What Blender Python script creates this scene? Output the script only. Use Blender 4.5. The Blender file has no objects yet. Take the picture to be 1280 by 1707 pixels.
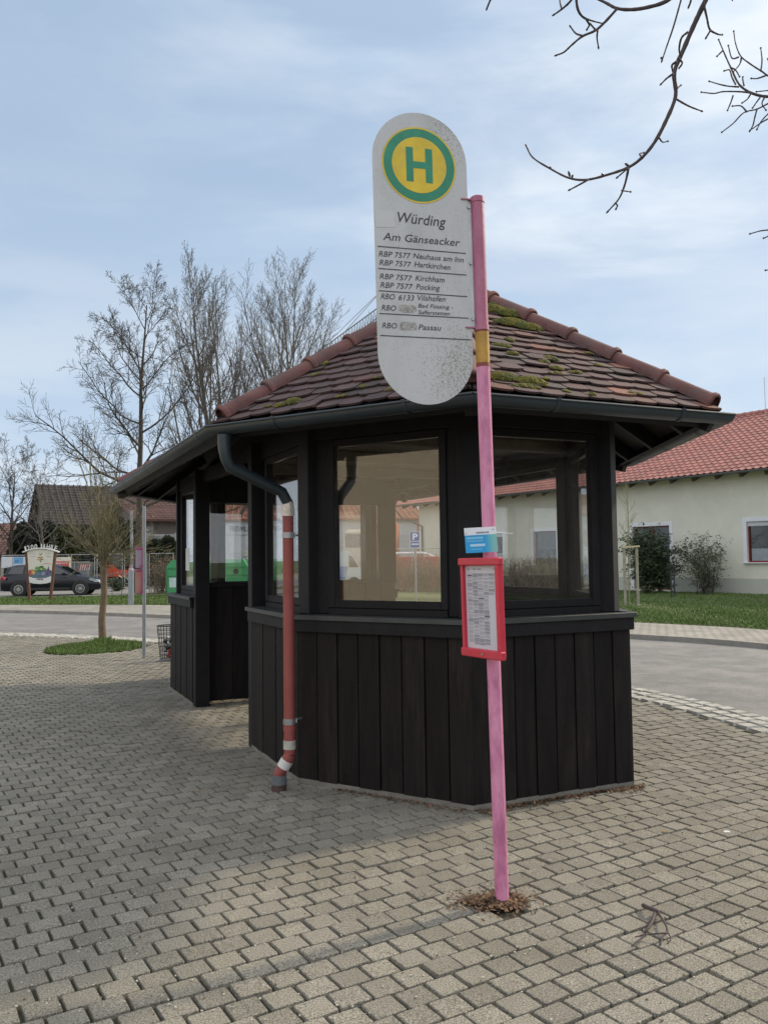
import bpy, math, random
import numpy as np
from mathutils import Vector, Matrix
PI=math.pi; R=math.radians
LOCX=20.1;LOCZ=1.45
S=bpy.context.scene
C=S.collection
# ------------------------------------------------------------------ camera
FX,PITCH,ROLL,EYE=1399.8,.0556,-.0128,1.6
_c,_s=math.cos(PITCH),math.sin(PITCH); _cr,_sr=math.cos(ROLL),math.sin(ROLL)
FWD=Vector((0,_c,_s)); _u0=Vector((0,-_s,_c)); _r0=Vector((1,0,0))
CR=_cr*_r0+_sr*_u0; CU=-_sr*_r0+_cr*_u0; CO=Vector((0,0,EYE))
cam=bpy.data.cameras.new('camera'); co=bpy.data.objects.new('camera',cam); C.objects.link(co)
M=Matrix((( CR.x,CU.x,-FWD.x,CO.x),(CR.y,CU.y,-FWD.y,CO.y),(CR.z,CU.z,-FWD.z,CO.z),(0,0,0,1)))
co.matrix_world=M
cam.sensor_fit='HORIZONTAL'; cam.sensor_width=36; cam.lens=36*FX/1280; cam.clip_end=3000; cam.clip_start=.05
S.camera=co
def ray(u,v): return FX*FWD+(u-640)*CR-(v-853.5)*CU
def px(u,v,D):                    # a point seen at (u,v) standing D metres ahead
    d=ray(u,v); return CO+d*(D/d.y)
def G(u,v,z=0):                   # the same for a point at height z
    d=ray(u,v); return CO+d*((z-EYE)/d.z)
# ------------------------------------------------------------------ light
SUNV=Vector((.85,.525,0)).normalized(); ELEV=R(33)
SD=Vector((SUNV.x*math.cos(ELEV),SUNV.y*math.cos(ELEV),math.sin(ELEV)))
sun=bpy.data.lights.new('sun','SUN'); so=bpy.data.objects.new('sun',sun); C.objects.link(so)
sun.energy=3.7; sun.angle=R(3.8); sun.color=(1,.85,.63)
so.rotation_euler=(-SD).to_track_quat('-Z','Y').to_euler()
so.location=(20,20,30)
w=bpy.data.worlds.new('World'); S.world=w; w.use_nodes=True
nt=w.node_tree; nt.nodes.clear(); N=nt.nodes.new; L=nt.links.new
out=N('ShaderNodeOutputWorld'); bg=N('ShaderNodeBackground'); sky=N('ShaderNodeTexSky')
sky.sky_type='NISHITA'; sky.sun_disc=False; sky.sun_elevation=ELEV; sky.sun_rotation=math.atan2(SD.x,SD.y)
sky.air_density=1.0; sky.dust_density=2.4; sky.ozone_density=1.2
tc=N('ShaderNodeTexCoord'); mp=N('ShaderNodeMapping'); mp.inputs['Scale'].default_value=(1.0,1.0,3.6); mp.inputs['Location'].default_value=(LOCX,.1,LOCZ)
n1=N('ShaderNodeTexNoise'); n1.inputs['Scale'].default_value=1.75; n1.inputs['Detail'].default_value=7; n1.inputs['Roughness'].default_value=.58; n1.inputs['Distortion'].default_value=.35
rp=N('ShaderNodeValToRGB'); rp.color_ramp.elements[0].position=.37; rp.color_ramp.elements[1].position=.63
# clouds thicken to the right (sun side) and low over the horizon
sep=N('ShaderNodeSeparateXYZ'); mx=N('ShaderNodeMapRange'); mx.inputs[1].default_value=-.25; mx.inputs[2].default_value=.45; mx.inputs[3].default_value=.28; mx.inputs[4].default_value=1.0
mul=N('ShaderNodeMath'); mul.operation='MULTIPLY'
mz=N('ShaderNodeMapRange'); mz.inputs[1].default_value=.0; mz.inputs[2].default_value=.42; mz.inputs[3].default_value=.78; mz.inputs[4].default_value=.10
mxx=N('ShaderNodeMath'); mxx.operation='MAXIMUM'
mix=N('ShaderNodeMixRGB'); mix.inputs[2].default_value=(10.4,11.2,11.9,1)
base=N('ShaderNodeMixRGB'); base.inputs[0].default_value=.62; base.inputs[2].default_value=(6.0,8.0,10.7,1)
L(tc.outputs['Generated'],mp.inputs[0]); L(mp.outputs[0],n1.inputs[0]); L(n1.outputs[0],rp.inputs[0])
L(tc.outputs['Generated'],sep.inputs[0]); L(sep.outputs[0],mx.inputs[0]); L(rp.outputs[0],mul.inputs[0]); L(mx.outputs[0],mul.inputs[1])
L(sep.outputs[2],mz.inputs[0]); L(mul.outputs[0],mxx.inputs[0]); L(mz.outputs[0],mxx.inputs[1])
n2=N('ShaderNodeTexNoise'); n2.inputs['Scale'].default_value=4.2; n2.inputs['Detail'].default_value=5; L(mp.outputs[0],n2.inputs[0])
cr=N('ShaderNodeValToRGB'); cr.color_ramp.elements[0].position=.38; cr.color_ramp.elements[1].position=.58; cr.color_ramp.elements[0].color=(.70,.79,.90,1); cr.color_ramp.elements[1].color=(1,1,1,1); L(n2.outputs[0],cr.inputs[0])
cm_=N('ShaderNodeMixRGB'); cm_.blend_type='MULTIPLY'; cm_.inputs[0].default_value=1; cm_.inputs[1].default_value=(10.4,11.2,11.9,1); L(cr.outputs[0],cm_.inputs[2]); L(cm_.outputs[0],mix.inputs[2])
L(sky.outputs[0],base.inputs[1]); L(base.outputs[0],mix.inputs[1]); L(mxx.outputs[0],mix.inputs[0])
# unseen extra sky brightness, added overhead and behind the viewer to fill shade
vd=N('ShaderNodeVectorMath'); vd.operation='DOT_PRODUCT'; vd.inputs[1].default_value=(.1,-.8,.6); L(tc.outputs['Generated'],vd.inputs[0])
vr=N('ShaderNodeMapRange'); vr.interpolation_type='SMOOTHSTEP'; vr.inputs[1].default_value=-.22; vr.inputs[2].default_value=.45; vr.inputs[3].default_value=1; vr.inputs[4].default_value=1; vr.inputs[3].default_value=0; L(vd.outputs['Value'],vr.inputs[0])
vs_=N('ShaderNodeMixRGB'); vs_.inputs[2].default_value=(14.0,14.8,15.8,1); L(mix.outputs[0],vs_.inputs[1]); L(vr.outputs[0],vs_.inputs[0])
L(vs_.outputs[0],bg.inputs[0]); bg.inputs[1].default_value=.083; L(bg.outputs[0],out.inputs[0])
S.view_settings.view_transform='Standard'; S.view_settings.look='None'; S.view_settings.exposure=0.1; S.view_settings.gamma=1
S.render.engine='CYCLES'
S.cycles.transparent_max_bounces=24; S.cycles.max_bounces=8
# ------------------------------------------------------------------ materials
MATS={}
def mat(name,col,rough=.7,var=.15,scale=6,bump=0,bscale=40,island=0,metal=0,spec=.5,col2=None,thr=(.45,.6),s2=3,stretch=None,detail=5,island2=None):
    if name in MATS: return MATS[name]
    m=bpy.data.materials.new(name); m.use_nodes=True; t=m.node_tree; b=t.nodes['Principled BSDF']
    b.inputs['Roughness'].default_value=rough; b.inputs['Metallic'].default_value=metal
    b.inputs['Specular IOR Level'].default_value=spec
    n=t.nodes.new; l=t.links.new
    tcn=n('ShaderNodeTexCoord'); vec=tcn.outputs['Object']
    if stretch:
        ma=n('ShaderNodeMapping'); ma.inputs['Scale'].default_value=stretch; l(vec,ma.inputs[0]); vec=ma.outputs[0]
    no=n('ShaderNodeTexNoise'); no.inputs['Scale'].default_value=scale; no.inputs['Detail'].default_value=detail; no.inputs['Roughness'].default_value=.65; l(vec,no.inputs[0])
    r=n('ShaderNodeValToRGB'); r.color_ramp.elements[0].position=.3; r.color_ramp.elements[1].position=.7
    c=Vector(col); lo=c*(1-var); hi=c*(1+var)
    r.color_ramp.elements[0].color=(*lo,1); r.color_ramp.elements[1].color=(*[min(1,x) for x in hi],1)
    l(no.outputs[0],r.inputs[0]); cur=r.outputs[0]
    if col2:
        n2=n('ShaderNodeTexNoise'); n2.inputs['Scale'].default_value=s2; n2.inputs['Detail'].default_value=6; n2.inputs['Roughness'].default_value=.7; l(vec,n2.inputs[0])
        r2=n('ShaderNodeValToRGB'); r2.color_ramp.elements[0].position=thr[0]; r2.color_ramp.elements[1].position=thr[1]; l(n2.outputs[0],r2.inputs[0])
        mm=n('ShaderNodeMixRGB'); mm.inputs[2].default_value=(*col2,1); l(r2.outputs[0],mm.inputs[0]); l(cur,mm.inputs[1]); cur=mm.outputs[0]
    if island:
        ge=n('ShaderNodeNewGeometry'); mr=n('ShaderNodeMapRange'); mr.inputs[3].default_value=1-island; mr.inputs[4].default_value=1+island
        l(ge.outputs['Random Per Island'],mr.inputs[0])
        hs=n('ShaderNodeHueSaturation'); l(mr.outputs[0],hs.inputs['Value']); l(cur,hs.inputs['Color']); cur=hs.outputs[0]
        if island2:
            r3=n('ShaderNodeValToRGB'); r3.color_ramp.interpolation='LINEAR'
            m7=n('ShaderNodeMath'); m7.operation='MULTIPLY'; m7.inputs[1].default_value=7.13; fr=n('ShaderNodeMath'); fr.operation='FRACT'
            l(ge.outputs['Random Per Island'],m7.inputs[0]); l(m7.outputs[0],fr.inputs[0]); l(fr.outputs[0],r3.inputs[0])
            r3.color_ramp.elements[0].position=island2[1]; r3.color_ramp.elements[0].color=(0,0,0,1)
            r3.color_ramp.elements[1].position=min(1,island2[1]+.25); r3.color_ramp.elements[1].color=(.8,.8,.8,1)
            m4=n('ShaderNodeMixRGB'); m4.inputs[2].default_value=(*island2[0],1); l(r3.outputs[0],m4.inputs[0]); l(cur,m4.inputs[1]); cur=m4.outputs[0]
    l(cur,b.inputs['Base Color'])
    if bump:
        nb=n('ShaderNodeTexNoise'); nb.inputs['Scale'].default_value=bscale; nb.inputs['Detail'].default_value=4; l(vec,nb.inputs[0])
        bp=n('ShaderNodeBump'); bp.inputs['Strength'].default_value=bump; bp.inputs['Distance'].default_value=.01; l(nb.outputs[0],bp.inputs['Height']); l(bp.outputs[0],b.inputs['Normal'])
    MATS[name]=m; return m
def glass_mat(name,ior=1.6,tint=(.985,.985,.98),dirt=.06,rough=.0,spread=.25):
    if name in MATS: return MATS[name]
    m=bpy.data.materials.new(name); m.use_nodes=True; t=m.node_tree; t.nodes.clear(); n=t.nodes.new; l=t.links.new
    o=n('ShaderNodeOutputMaterial'); tr=n('ShaderNodeBsdfTransparent'); tr.inputs[0].default_value=(*tint,1)
    gl=n('ShaderNodeBsdfGlossy'); gl.inputs['Roughness'].default_value=rough; gl.inputs[0].default_value=(1,1,1,1)
    fr=n('ShaderNodeFresnel'); ge=n('ShaderNodeNewGeometry'); io=n('ShaderNodeMapRange'); io.inputs[3].default_value=ior; io.inputs[4].default_value=1/ior; l(ge.outputs['Backfacing'],io.inputs[0]); l(io.outputs[0],fr.inputs[0])
    mi=n('ShaderNodeMixShader'); l(fr.outputs[0],mi.inputs[0]); l(tr.outputs[0],mi.inputs[1]); l(gl.outputs[0],mi.inputs[2])
    df=n('ShaderNodeBsdfDiffuse'); df.inputs[0].default_value=(.55,.52,.45,1)
    tcn=n('ShaderNodeTexCoord'); no=n('ShaderNodeTexNoise'); no.inputs['Scale'].default_value=5; no.inputs['Detail'].default_value=8; no.inputs['Roughness'].default_value=.7
    ma=n('ShaderNodeMapping'); ma.inputs['Scale'].default_value=(1.6,1.6,.5); l(tcn.outputs['Object'],ma.inputs[0]); l(ma.outputs[0],no.inputs[0])
    mr=n('ShaderNodeMapRange'); mr.inputs[1].default_value=.5-spread; mr.inputs[2].default_value=.5+spread; mr.inputs[3].default_value=0; mr.inputs[4].default_value=dirt*2
    l(no.outputs[0],mr.inputs[0])
    m2=n('ShaderNodeMixShader'); l(mr.outputs[0],m2.inputs[0]); l(mi.outputs[0],m2.inputs[1]); l(df.outputs[0],m2.inputs[2]); l(m2.outputs[0],o.inputs[0])
    MATS[name]=m; return m
# ------------------------------------------------------------------ mesh building
class MB:
    def __init__(s): s.v=[]; s.f=[]; s.m=[]
    def add(s,vs,fs,mi=0):
        o=len(s.v); s.v+= [tuple(v) for v in vs]; s.f+=[tuple(i+o for i in f) for f in fs]; s.m+=[mi]*len(fs); return s
    def box(s,c,d,M3=None,mi=0,bev=0):
        x,y,z=[q/2 for q in d]
        if bev:
            b=min(bev,x*.45,y*.45,z*.45); vs=[];fs=[]
            # chamfered box: 24 verts
            idx={}
            for sx in(-1,1):
                for sy in(-1,1):
                    for sz in(-1,1):
                        for k in range(3):
                            p=[sx*(x-b),sy*(y-b),sz*(z-b)]; p[k]=(sx*x,sy*y,sz*z)[k]; idx[(sx,sy,sz,k)]=len(vs); vs.append(Vector(p))
            I=idx
            for k in range(3):
                a,c2=[q for q in range(3) if q!=k]
                for sg in(-1,1):
                    def key(p,q):
                        t=[0,0,0]; t[k]=sg;t[a]=p;t[c2]=q; return I[(*t,k)]
                    f=[key(-1,-1),key(1,-1),key(1,1),key(-1,1)]
                    nrm=(vs[f[1]]-vs[f[0]]).cross(vs[f[2]]-vs[f[1]])
                    if nrm[k]*sg<0: f.reverse()
                    fs.append(f)
            for k in range(3):
                a,c2=[q for q in range(3) if q!=k]
                for p in(-1,1):
                    for q in(-1,1):
                        t0=[0,0,0];t0[a]=p;t0[c2]=q;t1=list(t0);t0[k]=-1;t1[k]=1
                        f=[I[(*t0,a)],I[(*t1,a)],I[(*t1,c2)],I[(*t0,c2)]]
                        nrm=(vs[f[1]]-vs[f[0]]).cross(vs[f[2]]-vs[f[1]]); mid=sum((vs[i] for i in f),Vector())/4
                        if nrm.dot(mid)<0: f.reverse()
                        fs.append(f)
            for sx in(-1,1):
                for sy in(-1,1):
                    for sz in(-1,1):
                        f=[I[(sx,sy,sz,0)],I[(sx,sy,sz,1)],I[(sx,sy,sz,2)]]
                        if sx*sy*sz<0: f.reverse()
                        fs.append(f)
        else:
            vs=[Vector((a*x,b*y,c2*z)) for a in(-1,1) for b in(-1,1) for c2 in(-1,1)]
            fs=[(0,1,3,2),(4,6,7,5),(0,4,5,1),(2,3,7,6),(0,2,6,4),(1,5,7,3)]
        if M3 is not None: vs=[M3@v for v in vs]
        c=Vector(c); return s.add([v+c for v in vs],fs,mi)
    def beam(s,p0,p1,w,h,up=(0,0,1),mi=0,bev=0):
        p0=Vector(p0);p1=Vector(p1); d=p1-p0; Ln=d.length; d.normalize(); u=Vector(up); sd=u.cross(d)
        if sd.length<1e-4: sd=Vector((1,0,0)).cross(d)
        sd.normalize(); u=d.cross(sd)
        M3=Matrix((( d.x,sd.x,u.x),(d.y,sd.y,u.y),(d.z,sd.z,u.z)))
        return s.box((p0+p1)/2,(Ln,w,h),M3,mi,bev)
    def tube(s,pts,rad,n=6,mi=0,cap=True):
        pts=[Vector(p) for p in pts]; k=len(pts)
        if not hasattr(rad,'__len__'): rad=[rad]*k
        o=len(s.v); prev=None
        for i,p in enumerate(pts):
            d=(pts[min(i+1,k-1)]-pts[max(i-1,0)])
            if d.length<1e-9: d=Vector((0,0,1))
            d.normalize()
            if prev is None:
                a=Vector((0,0,1)) if abs(d.z)<.9 else Vector((1,0,0)); x=d.cross(a).normalized()
            else:
                x=prev-d*prev.dot(d); x.normalize()
            prev=x; y=d.cross(x); r=rad[i]
            for j in range(n):
                t=2*PI*j/n; q=p+x*(r*math.cos(t))+y*(r*math.sin(t)); s.v.append((q.x,q.y,q.z))
        for i in range(k-1):
            for j in range(n):
                a=o+i*n+j;b=o+i*n+(j+1)%n; s.f.append((a,b,b+n,a+n)); s.m.append(mi)
        if cap: s.f.append(tuple(o+j for j in reversed(range(n)))); s.m.append(mi); s.f.append(tuple(o+(k-1)*n+j for j in range(n))); s.m.append(mi)
        return s
    def lathe(s,prof,c=(0,0,0),n=24,mi=0,M3=None):
        vs=[];fs=[]
        for r,z in prof:
            for j in range(n):
                t=2*PI*j/n; v=Vector((r*math.cos(t),r*math.sin(t),z)); vs.append((M3@v if M3 else v)+Vector(c))
        for i in range(len(prof)-1):
            for j in range(n):
                a=i*n+j;b=i*n+(j+1)%n; fs.append((a,b,b+n,a+n))
        fs.append(tuple(reversed(range(n)))); fs.append(tuple((len(prof)-1)*n+j for j in range(n)))
        return s.add(vs,fs,mi)
    def prism(s,poly,org,ex,ey,ez,th,mi=0):     # poly in (ex,ey) plane, thickness th along ez, centred
        org=Vector(org);ex=Vector(ex);ey=Vector(ey);ez=Vector(ez); n=len(poly)
        A=[org+ex*a+ey*b-ez*(th/2) for a,b in poly]; B=[org+ex*a+ey*b+ez*(th/2) for a,b in poly]
        ar=sum(poly[i][0]*poly[(i+1)%n][1]-poly[(i+1)%n][0]*poly[i][1] for i in range(n))
        fs=[tuple(reversed(range(n))),tuple(range(n,2*n))]+[(i,(i+1)%n,n+(i+1)%n,n+i) for i in range(n)]
        flip=(ar<0)!=(ex.cross(ey).dot(ez)<0)
        if flip: fs=[tuple(reversed(f)) for f in fs]
        return s.add(A+B,fs,mi)
    def sheet(s,poly,org,ex,ey,mi=0):
        org=Vector(org);ex=Vector(ex);ey=Vector(ey)
        return s.add([org+ex*a+ey*b for a,b in poly],[tuple(range(len(poly)))],mi)
    def build(s,name,mats,parent=None,smooth=False,M4=None):
        me=bpy.data.meshes.new(name); 
        me.from_pydata(s.v,[],s.f)
        if not isinstance(mats,(list,tuple)): mats=[mats]
        for m in mats: me.materials.append(m)
        if len(mats)>1: me.polygons.foreach_set('material_index',s.m)
        if smooth: me.polygons.foreach_set('use_smooth',[True]*len(s.f))
        me.update()
        if smooth and smooth!='all':
            try: me.set_sharp_from_angle(angle=R(40))
            except Exception: pass
        o=bpy.data.objects.new(name,me); C.objects.link(o)
        if parent: o.parent=parent
        if M4: o.matrix_local=M4
        return o
def tag(o,label=None,cat=None,group=None,kind=None):
    if label: o['label']=label
    if cat: o['category']=cat
    if group: o['group']=group
    if kind: o['kind']=kind
    return o
def empty(name,loc=(0,0,0),rz=0,label=None,cat=None,group=None):
    o=bpy.data.objects.new(name,None); C.objects.link(o); o.location=loc; o.rotation_euler=(0,0,rz); o.empty_display_size=.2
    return tag(o,label,cat,group)
def dup(root,loc,rz,label,group=None,scale=1):
    r=root.copy(); C.objects.link(r); r.location=loc; r.rotation_euler=(0,0,rz); r.scale=(scale,)*3; r['label']=label
    if group: r['group']=group
    for ch in [o for o in bpy.data.objects if o.parent==root]:
        c=ch.copy(); C.objects.link(c); c.parent=r
        for g in [o for o in bpy.data.objects if o.parent==ch]:
            d=g.copy(); C.objects.link(d); d.parent=c
    return r
def text_into(mb,s,org,ex,ey,x0,x1,base,cap,shear=0,mi=0,off=0,bold=0):
    """flat lettering fitted between x0 and x1 on a baseline; cap = capital height"""
    cu=bpy.data.curves.new('t','FONT'); cu.body=s; cu.size=1; cu.shear=shear; cu.resolution_u=3; cu.offset=bold
    ob=bpy.data.objects.new('t',cu); C.objects.link(ob); bpy.context.view_layer.update()
    me=bpy.data.meshes.new_from_object(ob.evaluated_get(bpy.context.evaluated_depsgraph_get()))
    xs=[v.co.x for v in me.vertices]; a,b=min(xs),max(xs); k=(x1-x0)/(b-a); ky=cap/.70
    org=Vector(org);ex=Vector(ex);ey=Vector(ey);ez=ex.cross(ey)
    b0,b1=base if isinstance(base,(tuple,list)) else (base,base)
    vs=[org+ex*(x0+(v.co.x-a)*k)+ey*(b0+(b1-b0)*(v.co.x-a)/(b-a)+v.co.y*ky)+ez*off for v in me.vertices]
    mb.add(vs,[tuple(p.vertices) for p in me.polygons],mi)
    bpy.data.objects.remove(ob); bpy.data.curves.remove(cu); bpy.data.meshes.remove(me)
X3,Y3,Z3=Vector((1,0,0)),Vector((0,1,0)),Vector((0,0,1))
# ------------------------------------------------------------------ ground
def cr_spline(P,n=8):
    P=[Vector((*p,0)) for p in P]; P=[P[0]*2-P[1]]+P+[P[-1]*2-P[-2]]; o=[]
    for i in range(1,len(P)-2):
        a,b,c,d=P[i-1:i+3]
        for k in range(n):
            t=k/n; o.append(.5*((2*b)+(c-a)*t+(2*a-5*b+4*c-d)*t*t+(3*b-a-3*c+d)*t**3))
    o.append(P[-2]); return o
EDGE=cr_spline([(-60,33),(-20,22.6),(-8.9,19.5),(-4.5,17.3),(-1,14.7),(1.5,12.3),(3.04,10.2),(3.78,8.06),(4.35,5),(4.6,0),(4.6,-14),(4.6,-40)])
KERB=cr_spline([(-60,41),(-25,31.6),(-12.8,28),(-6.25,24.3),(-1,21.0),(2.2,18.8),(4.9,16.5),(6.6,14.3),(7.9,10),(8.3,4),(8.4,-14),(8.4,-40)])
SIDE=cr_spline([(-60,46),(-30,36),(-14.4,31.6),(-8,30.0),(-2,26.4),(2.2,23.2),(5.8,19.5),(7.85,17),(9.6,12),(10.2,5),(10.4,-14),(10.4,-40)])
LOT=cr_spline([(-60,52),(-30,41),(-18,37.7),(-11,37.7),(-7.5,37.5),(-6,37.5),(-5.9,37.6),(-5.8,37.7)])
def inset(P,d):
    o=[]
    for i,p in enumerate(P):
        t=(P[min(i+1,len(P)-1)]-P[max(i-1,0)]).normalized(); o.append(p+Vector((-t.y,t.x,0))*(-d))
    return o
GRAN=inset(EDGE,.55)        # inner edge of the granite band
def strip(A,B,z0,z1,name,m,kind='structure',mb=None):
    mb=mb or MB(); n=len(A)
    vs=[Vector((p.x,p.y,z0)) for p in A]+[Vector((p.x,p.y,z1)) for p in B]
    mb.add(vs,[(i,i+1,n+i+1,n+i) for i in range(n-1)])
    return tag(mb.build(name,m),kind=kind) if name else mb
asphalt=mat('asphalt',(.145,.14,.135),.85,.2,3,.35,160,col2=(.20,.19,.18),thr=(.45,.62),s2=1.2,detail=10)
def road_speck(m):
    t=m.node_tree; b=t.nodes['Principled BSDF']; src=b.inputs['Base Color'].links[0].from_socket
    v=t.nodes.new('ShaderNodeTexNoise'); v.inputs['Scale'].default_value=90; v.inputs['Detail'].default_value=2; t.links.new(t.nodes['Texture Coordinate'].outputs['Object'],v.inputs[0])
    r=t.nodes.new('ShaderNodeMapRange'); r.inputs[1].default_value=.3; r.inputs[2].default_value=.7; r.inputs[3].default_value=.65; r.inputs[4].default_value=1.4; t.links.new(v.outputs[0],r.inputs[0])
    h=t.nodes.new('ShaderNodeHueSaturation'); t.links.new(r.outputs[0],h.inputs['Value']); t.links.new(src,h.inputs['Color']); t.links.new(h.outputs[0],b.inputs['Base Color'])
road_speck(asphalt)
grassm=mat('grass',(.062,.095,.022),.9,.45,14,.6,60,col2=(.085,.088,.035),thr=(.42,.62),s2=1.1)
bladem=mat('grass_blade',(.082,.140,.026),.75,.25,1.5,0,island=.45,island2=((.16,.14,.06),.86))
gs=MB().add([(-900,-500,-.12),(900,-500,-.12),(900,1500,-.12),(-900,1500,-.12)],[(0,1,2,3)])
tag(gs.build('ground',grassm),kind='structure')
strip(EDGE,KERB,-.03,-.03,'road',asphalt)
# far pavement with raised kerb
pavem=bpy.data.materials.new('far_paving'); pavem.use_nodes=True
def brick_mat(m,sc,ang,c1,c2,mo,bw=.16,rh=.12,ms=.012):
    t=m.node_tree; b=t.nodes['Principled BSDF']; b.inputs['Roughness'].default_value=.88
    tcn=t.nodes.new('ShaderNodeTexCoord'); ma=t.nodes.new('ShaderNodeMapping'); ma.inputs['Rotation'].default_value=(0,0,-ang)
    br=t.nodes.new('ShaderNodeTexBrick'); br.inputs['Scale'].default_value=sc; br.inputs['Brick Width'].default_value=bw; br.inputs['Row Height'].default_value=rh; br.inputs['Mortar Size'].default_value=ms
    br.inputs['Color1'].default_value=(*c1,1); br.inputs['Color2'].default_value=(*c2,1); br.inputs['Mortar'].default_value=(*mo,1)
    t.links.new(tcn.outputs['Object'],ma.inputs[0]); t.links.new(ma.outputs[0],br.inputs[0])
    no=t.nodes.new('ShaderNodeTexNoise'); no.inputs['Scale'].default_value=1.3; no.inputs['Detail'].default_value=9; t.links.new(tcn.outputs['Object'],no.inputs[0])
    mr=t.nodes.new('ShaderNodeMapRange'); mr.inputs[1].default_value=.3; mr.inputs[2].default_value=.7; mr.inputs[3].default_value=.8; mr.inputs[4].default_value=1.2; t.links.new(no.outputs[0],mr.inputs[0])
    h=t.nodes.new('ShaderNodeHueSaturation'); t.links.new(mr.outputs[0],h.inputs['Value']); t.links.new(br.outputs[0],h.inputs['Color']); t.links.new(h.outputs[0],b.inputs['Base Color'])
brick_mat(pavem,1,R(-50),(.29,.27,.235),(.235,.22,.195),(.09,.08,.06),.2,.16)
KIN=inset(KERB,-.12)
strip(KIN,SIDE,.055,.055,'far_pavement',pavem)
kb=MB(); strip(KERB,KIN,.062,.062,None,None,mb=kb); strip([p for p in KERB],KERB,-.05,.062,None,None,mb=kb)
tag(kb.build('far_kerb',mat('kerb_stone',(.24,.225,.20),.85,.2,5,.3)),kind='structure')
# far lawn bands
LFAR=cr_spline([(-60,120),(-30,90),(-14,80),(-8,80),(0,80),(20,80),(40,60),(45,30),(40,12),(40,5),(40,-14),(40,-40)])
strip(inset(SIDE,-.02),LFAR,.06,.06,'lawn',grassm)
# parking strip by the fence
pk=MB(); pk.add([px(-500,993,38)*1,px(-500,993,49),px(300,993,49),px(205,993,46),px(150,993,38)],[(4,3,2,1,0)])
pkp=[(-26,37.6),(-12.9,38.6),(-11.6,40.5),(-10.2,43),(-9.0,48.5),(-40,50),(-60,47),(-60,40)]
pk=MB().add([(a,b,.075) for a,b in pkp],[tuple(range(len(pkp)))])
tag(pk.build('parking_lot',mat('lot_asphalt',(.19,.185,.175),.9,.2,4,.3,120)),kind='structure')
site=MB().add([(-60,50,.08),(-9,48.6,.08),(2,47,.08),(4,62,.08),(-10,70,.08),(-60,70,.08)],[tuple(range(6))])
tag(site.build('building_site_ground',mat('site_gravel',(.22,.20,.165),.95,.3,2,.5,50)),kind='structure')

# --- plaza pavers
PA=R(31.5); pe=Vector((math.cos(PA),math.sin(PA),0)); pn=Vector((-math.sin(PA),math.cos(PA),0))
def side_of(P,x,y):
    # distance-like test: is (x,y) on the shelter side (inside) of curve P
    best=1e9; sg=1
    for i in range(len(P)-1):
        a,b=P[i],P[i+1]; dx,dy=b.x-a.x,b.y-a.y; l2=dx*dx+dy*dy
        t=max(0,min(1,((x-a.x)*dx+(y-a.y)*dy)/l2)); qx=a.x+dx*t-x; qy=a.y+dy*t-y; d=qx*qx+qy*qy
        if d<best: best=d; sg=dx*(y-a.y)-dy*(x-a.x)
    return math.sqrt(best)*(1 if sg<0 else -1)      # >0 inside
ISL=G(161,1080); ISRX=(G(234,1080)-G(92,1080)).length/2; ISRY=1.12
def in_island(x,y,k=1): return ((x-ISL.x)/(ISRX*k))**2+((y-ISL.y)/(ISRY*k))**2<1
POLE=G(837,1505)
rnd=random.Random(5)
PW,PH,GAP=.139,.127,.0095
mbp=MB(); cells=set()
def near_view(x,y): return 1.0<y<19.2 and abs(x+.02*y)<.475*y+1.3
rows=int(30/PH)
def wob(x,y): return .012*math.sin(x*1.3+y*.7)+.008*math.sin(x*3.1-y*2.2)
for r in range(-rows,rows):
    for k in range(-int(28/PW),int(28/PW)):
        cx0=(k+.5*(r%2))*PW; cy0=r*PH; c=pe*cx0+pn*(cy0)
        x,y=c.x,c.y
        if not near_view(x,y): continue
        if in_island(x,y,1.06): continue
        if (x-POLE.x)**2+((y-POLE.y))**2<.012: continue
        sd=side_of(GRAN,x,y)
        if sd<.04: continue
        a,b=PW/2-GAP/2,PH/2-GAP/2
        a-=rnd.uniform(0,.0035); b-=rnd.uniform(0,.002)
        j=.0022; off=pn*(wob(cx0,cy0)); c=c+off+Vector((rnd.uniform(-j,j),rnd.uniform(-j,j),0))
        rz=rnd.gauss(0,.016); e=pe*math.cos(rz)+pn*math.sin(rz); q=pn*math.cos(rz)-pe*math.sin(rz)
        zt=rnd.gauss(0,.0018)-(.006*rnd.random() if rnd.random()<.05 else 0); tx=rnd.gauss(0,.012); ty=rnd.gauss(0,.012)
        def P(u,v,z): return c+e*u+q*v+Z3*(z+zt+tx*u+ty*v)
        if y<9:
            cc=.0055 # cut corners
            def ring(a,b,z,k):
                return [P(sx*(a-(k if i else 0)),sy*(b-(0 if i else k)),z) for sx,sy,o in((1,1,(0,1)),(-1,1,(1,0)),(-1,-1,(0,1)),(1,-1,(1,0))) for i in o]
            vs=ring(a-.0035,b-.0035,0,cc*.8)+ring(a-.0008,b-.0008,-.0025,cc)+ring(a,b,-.02,cc)
            fs=[tuple(range(8))]+[(i+8*l,i+8+8*l,(i+1)%8+8+8*l,(i+1)%8+8*l) for l in(0,1) for i in range(8)]
        else:
            vs=[P(sx*(a-.004),sy*(b-.004),0) for sx,sy in((1,1),(-1,1),(-1,-1),(1,-1))]+[P(sx*a,sy*b,-.02) for sx,sy in((1,1),(-1,1),(-1,-1),(1,-1))]
            fs=[(0,1,2,3)]+[(i,i+4,(i+1)%4+4,(i+1)%4) for i in range(4)]
        mbp.add(vs,fs)
paverm=mat('concrete_paver',(.220,.203,.168),.88,.10,2.2,.5,260,island=.14,island2=((.165,.152,.125),.90),col2=(.172,.158,.124),thr=(.42,.68),s2=.8)
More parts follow.
